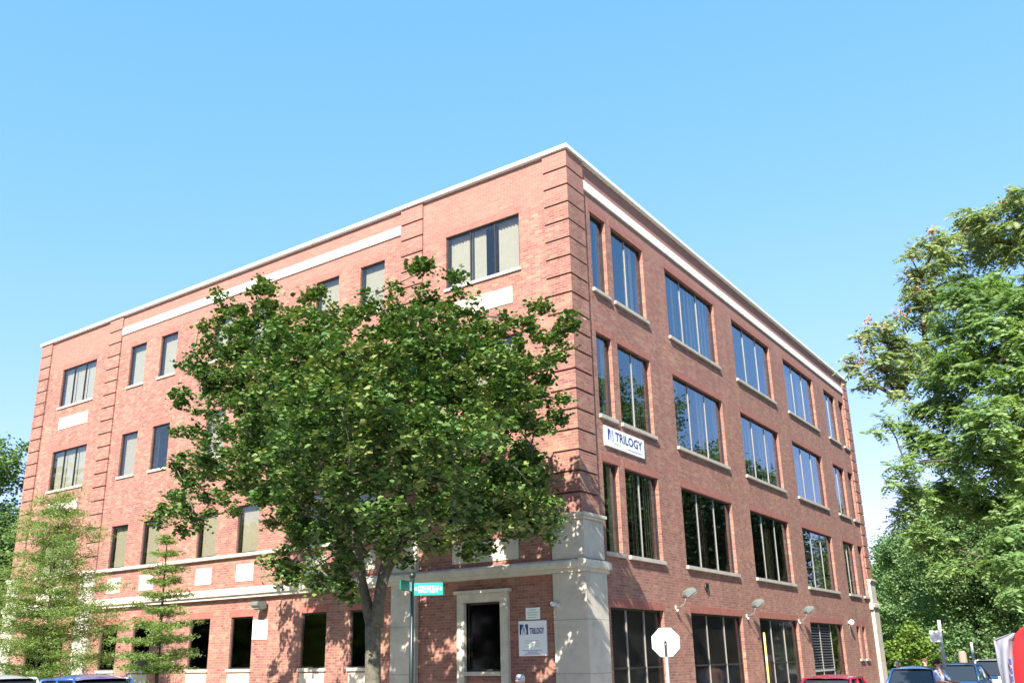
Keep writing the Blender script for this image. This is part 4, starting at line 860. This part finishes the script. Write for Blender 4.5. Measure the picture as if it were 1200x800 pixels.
# ------------------------------------------------------------------ people
def skin_obj(name, verts, edges, rads, m, parent, sub=2, root=0):
    me = bpy.data.meshes.new(name); me.from_pydata(verts, edges, []); me.update(); o = bpy.data.objects.new(name, me); COL.objects.link(o); o.parent = parent
    md = o.modifiers.new('s', 'SKIN'); sv = me.skin_vertices[0].data
    for i, r in enumerate(rads): sv[i].radius = (r, r) if not isinstance(r, tuple) else r; sv[i].use_root = (i == root)
    md.use_smooth_shade = True; o.modifiers.new('d', 'SUBSURF').levels = sub; o.modifiers['d'].render_levels = sub
    me.materials.append(m); return o
def person(label, loc, rz, h, shirt, trousers, hair, arm=0.15, cap=None):
    t = empty('person', label, 'person', loc, rz); k = h / 1.75
    J = {'pel': (0, 0, .95), 'sp': (0, 0, 1.15), 'ch': (0, 0.0, 1.36), 'nk': (0, 0.0, 1.49), 'hd0': (0, -0.01, 1.57), 'hd1': (0, -0.015, 1.66)}
    V = [J['pel'], J['sp'], J['ch'], J['nk'], J['hd0'], J['hd1']]; Rr = [(.13, .10), (.125, .09), (.14, .10), .052, (.066, .075), (.074, .088)]; E_ = [(0, 1), (1, 2), (2, 3), (3, 4), (4, 5)]
    for s in (-1, 1):
        i = len(V); V += [(s * .19, 0, 1.40), (s * (.24 + arm * .3), -.02 - arm * .4, 1.12), (s * .24, -.14 - arm, .92 + arm * .6), (s * .235, -.17 - arm, .86 + arm * .7)]; Rr += [.052, .04, .028, .03]; E_ += [(2, i), (i, i + 1), (i + 1, i + 2), (i + 2, i + 3)]
        for q in range(4): j = len(V); V.append((s * .235 + (q - 1.5) * .02, -.2 - arm, .79 + arm * .7 + (0.008 * (q in (0, 3))))); Rr.append(.0095); E_.append((i + 3, j))
        j = len(V); V.append((s * .19, -.2 - arm, .84 + arm * .7)); Rr.append(.011); E_.append((i + 3, j))
        i = len(V); V += [(s * .09, 0, .88), (s * .10, -.01, .49), (s * .10, .02, .09), (s * .10, -.13, .04)]; Rr += [.085, .058, .04, .035]; E_ += [(0, i), (i, i + 1), (i + 1, i + 2), (i + 2, i + 3)]
    sc = lambda L__: [(x * k, y * k, z * k) for x, y, z in L__]; rk = lambda L__: [tuple(a * k for a in r) if isinstance(r, tuple) else r * k for r in L__]
    skin_obj('body', sc(V), E_, rk(Rr), M['skin'], t)
    V = [(0, 0, .98), (0, 0, 1.15), (0, 0, 1.36), (0, 0, 1.45)]; Rr = [(.145, .118), (.14, .108), (.155, .115), (.07, .07)]; E_ = [(0, 1), (1, 2), (2, 3)]
    for s in (-1, 1):
        i = len(V); V += [(s * .195, 0, 1.40), (s * (.24 + arm * .3), -.02 - arm * .4, 1.12)]; Rr += [.066, .056]; E_ += [(2, i), (i, i + 1)]
    skin_obj('shirt', sc(V), E_, rk(Rr), shirt, t)
    V = [(0, 0, .98)]; Rr = [(.14, .115)]; E_ = []
    for s in (-1, 1):
        i = len(V); V += [(s * .09, 0, .86), (s * .10, -.01, .49), (s * .10, .02, .12)]; Rr += [.098, .072, .062]; E_ += [(0, i), (i, i + 1), (i + 1, i + 2)]
    skin_obj('trousers', sc(V), E_, rk(Rr), trousers, t)
    for s in (-1, 1): MB().box((s * .10 - .045) * k, (s * .10 + .045) * k, -.19 * k, .07 * k, 0, .07 * k).build('shoe', M['black'], t, 0.02)
    # hair or cap: a shell over the skull, with face features below its edge
    pr = [(.098, -.03), (.104, .02), (.095, .065), (.07, .095), (.03, .11)] if cap else [(.085, -.05), (.098, 0), (.092, .06), (.065, .095), (.025, .108)]
    MB().lathe((0, (.005 if cap else .018) * k, 1.655 * k), [(a * k, b * k) for a, b in pr], 16).build('cap' if cap else 'hair', cap or hair, t)
    if cap: MB().box(-.07 * k, .07 * k, -.19 * k, -.05 * k, 1.628 * k, 1.642 * k).build('cap_peak', cap, t, 0.005)
    MB().prism([(-.112 * k, 1.60 * k), (-.092 * k, 1.655 * k), (-.085 * k, 1.595 * k)], 'x', -.013 * k, .013 * k).build('nose', M['skin'], t)
    for s in (-1, 1): MB().lathe((s * .03 * k, -.094 * k, 1.64 * k), [(.002, -.006), (.010 * k, 0), (.002, .004)], 8, 'y').build('eye', M['black'], t); MB().lathe((s * .078 * k, -.005, 1.62 * k), [(.008 * k, -.03 * k), (.02 * k, 0), (.008 * k, .03 * k)], 8).build('ear', M['skin'], t)
    MB().box(-.024 * k, .024 * k, -.098 * k, -.088 * k, 1.565 * k, 1.573 * k).build('mouth', M['taillamp'], t)
cl = lambda n, c: simple(n, c, 0.85)
dark_hair = cl('dark_hair', (0.015, 0.012, 0.01)); ltblue = cl('light_blue_cotton', (0.42, 0.48, 0.72)); denim = cl('dark_denim', (0.03, 0.04, 0.08)); whitec = cl('white_cotton', (0.36, 0.36, 0.40)); greyc = cl('charcoal_cotton', (0.06, 0.06, 0.06)); brownh = cl('brown_hair', (0.10, 0.05, 0.03)); pinkc = cl('dusty_pink_cotton', (0.45, 0.2, 0.2))
def pers(label, u, v, D, **k):      # head top at pixel
    p = atD(u, v, D); person(label, (p.x, p.y, k.pop('g', G)), k.pop('rz', 0), p.z - (k.pop('gz', G)) if False else p.z - G, **k)
pers('person in a white sun hat standing between the building corner and the blue car', 1051, 774.5, 42, rz=0.6, shirt=whitec, trousers=greyc, hair=brownh, cap=whitec)
pers('dark haired person in a light blue shirt between the two blue cars', 1098, 772, 31.0, rz=1.2, shirt=ltblue, trousers=denim, hair=dark_hair, arm=0.3)
pers('brown haired person half hidden behind the bright blue car', 1083, 771, 38.0, rz=-0.4, shirt=pinkc, trousers=greyc, hair=brownh)
pers('person in a pale cap on the pavement before the shaded front wall', 609.5, 790, 18.5, rz=0.4, shirt=greyc, trousers=denim, hair=dark_hair, cap=whitec)

# ------------------------------------------------------------------ posts and banner on the right
p0 = atD(1106, 775, 36); p1 = atD(1100, 726, 36)
t = empty('leaning_pole', 'white leaning pole with a small square white sign among the far trees', 'pole', (p0.x + (p0.x - p1.x) * 1.0, p0.y, G))
q0 = Vector((0, 0, 0)); q1 = p1 - Vector(t.location)
MB().tube([q0, q1], [0.07, 0.055], 10).build('pole', M['dullwhite'], t)
pc = atD(1096, 745, 35.8) - Vector(t.location); MB().box(-0.17, 0.17, -0.015, 0.015, -0.19, 0.19).build('sign_plate', M['white'], t, 0.005).location = pc
p0 = atD(1127, 762, 45); t = empty('gate_post', 'stubby beige post behind the dark blue car', 'post', (p0.x, p0.y, G))
MB().lathe((0, 0, 0), [(0.18, 0), (0.16, p0.z - G - 0.1), (0.10, p0.z - G)], 12).build('post_shaft', stone_mat('beige_stone', (0.30, 0.22, 0.17)), t)
p0 = atD(1138, 752, 50); t = empty('thin_post', 'thin white post beside the beige post', 'post', (p0.x, p0.y, G))
MB().tube([(0, 0, 0), (0, 0, p0.z - G)], [0.07, 0.06], 8).build('post_shaft', M['dullwhite'], t)
# feather banner of pale grey and red cloth
D_ = 11.0
base_ = atD(1215, 760, D_); t = empty('fabric_banner', 'red and pale grey cloth banner at the right edge of the photo', 'banner', (base_.x, base_.y, G))
def cloth(cols, name, m):
    vs = []; n = len(cols)
    for i, (ul, ur, v) in enumerate(cols):
        for j in range(9):
            u = ul + (ur - ul) * j / 8; p = atD(u, v, D_ + 0.05 * math.sin(j * 0.9 + i * 0.4)) - Vector(t.location); vs.append(tuple(p))
    k = len(vs); off = Vector((_f.x, _f.y, 0)).normalized() * 0.012; vs += [tuple(Vector(v) + off) for v in vs]
    fs = [(i * 9 + j, i * 9 + j + 1, (i + 1) * 9 + j + 1, (i + 1) * 9 + j) for i in range(n - 1) for j in range(8)]; fs += [tuple(a + k for a in f[::-1]) for f in fs]
    loop = [i * 9 for i in range(n)] + [(n - 1) * 9 + j for j in range(1, 9)] + [i * 9 + 8 for i in range(n - 2, -1, -1)] + [j for j in range(7, 0, -1)]
    fs += [(loop[i], loop[(i + 1) % len(loop)], loop[(i + 1) % len(loop)] + k, loop[i] + k) for i in range(len(loop))]
    return MB().add(vs, fs, True).build(name, m, t)
g_ = cl('pale_grey_cloth', (0.24, 0.24, 0.28)); r_ = cl('red_cloth', (0.42, 0.008, 0.012))
cloth([(1186, 1190, 741), (1164.5, 1189, 749), (1167, 1187, 762), (1170, 1187.5, 780), (1175, 1189, 800), (1182, 1192, 860), (1190, 1200, 900)], 'grey_cloth', g_)
cloth([(1200, 1245, 733), (1192, 1250, 740), (1187.6, 1252, 753), (1186.5, 1252, 765), (1188.5, 1250, 785), (1190.5, 1248, 805), (1196, 1244, 860), (1202, 1240, 900)], 'red_cloth', r_)
for u, v in ((1183.5, 775), (1185, 786), (1186, 795)):
    p = atD(u, v, D_ - 0.07) - Vector(t.location); MB().box(-0.012, 0.012, -0.004, 0.004, -0.03, 0.03).build('printed_mark', M['navy'], t).location = p
mb = MB(); pe = atD(1252, 733, D_ + 0.03) - Vector(t.location); mb.tube([(pe.x, pe.y, 0), (pe.x, pe.y, pe.z + 0.1)], [0.018, 0.012], 8).build('banner_pole', M['galv'], t)

S.render.engine = 'CYCLES'
S.cycles.max_bounces = 8; S.cycles.transparent_max_bounces = 12; S.cycles.use_denoising = True
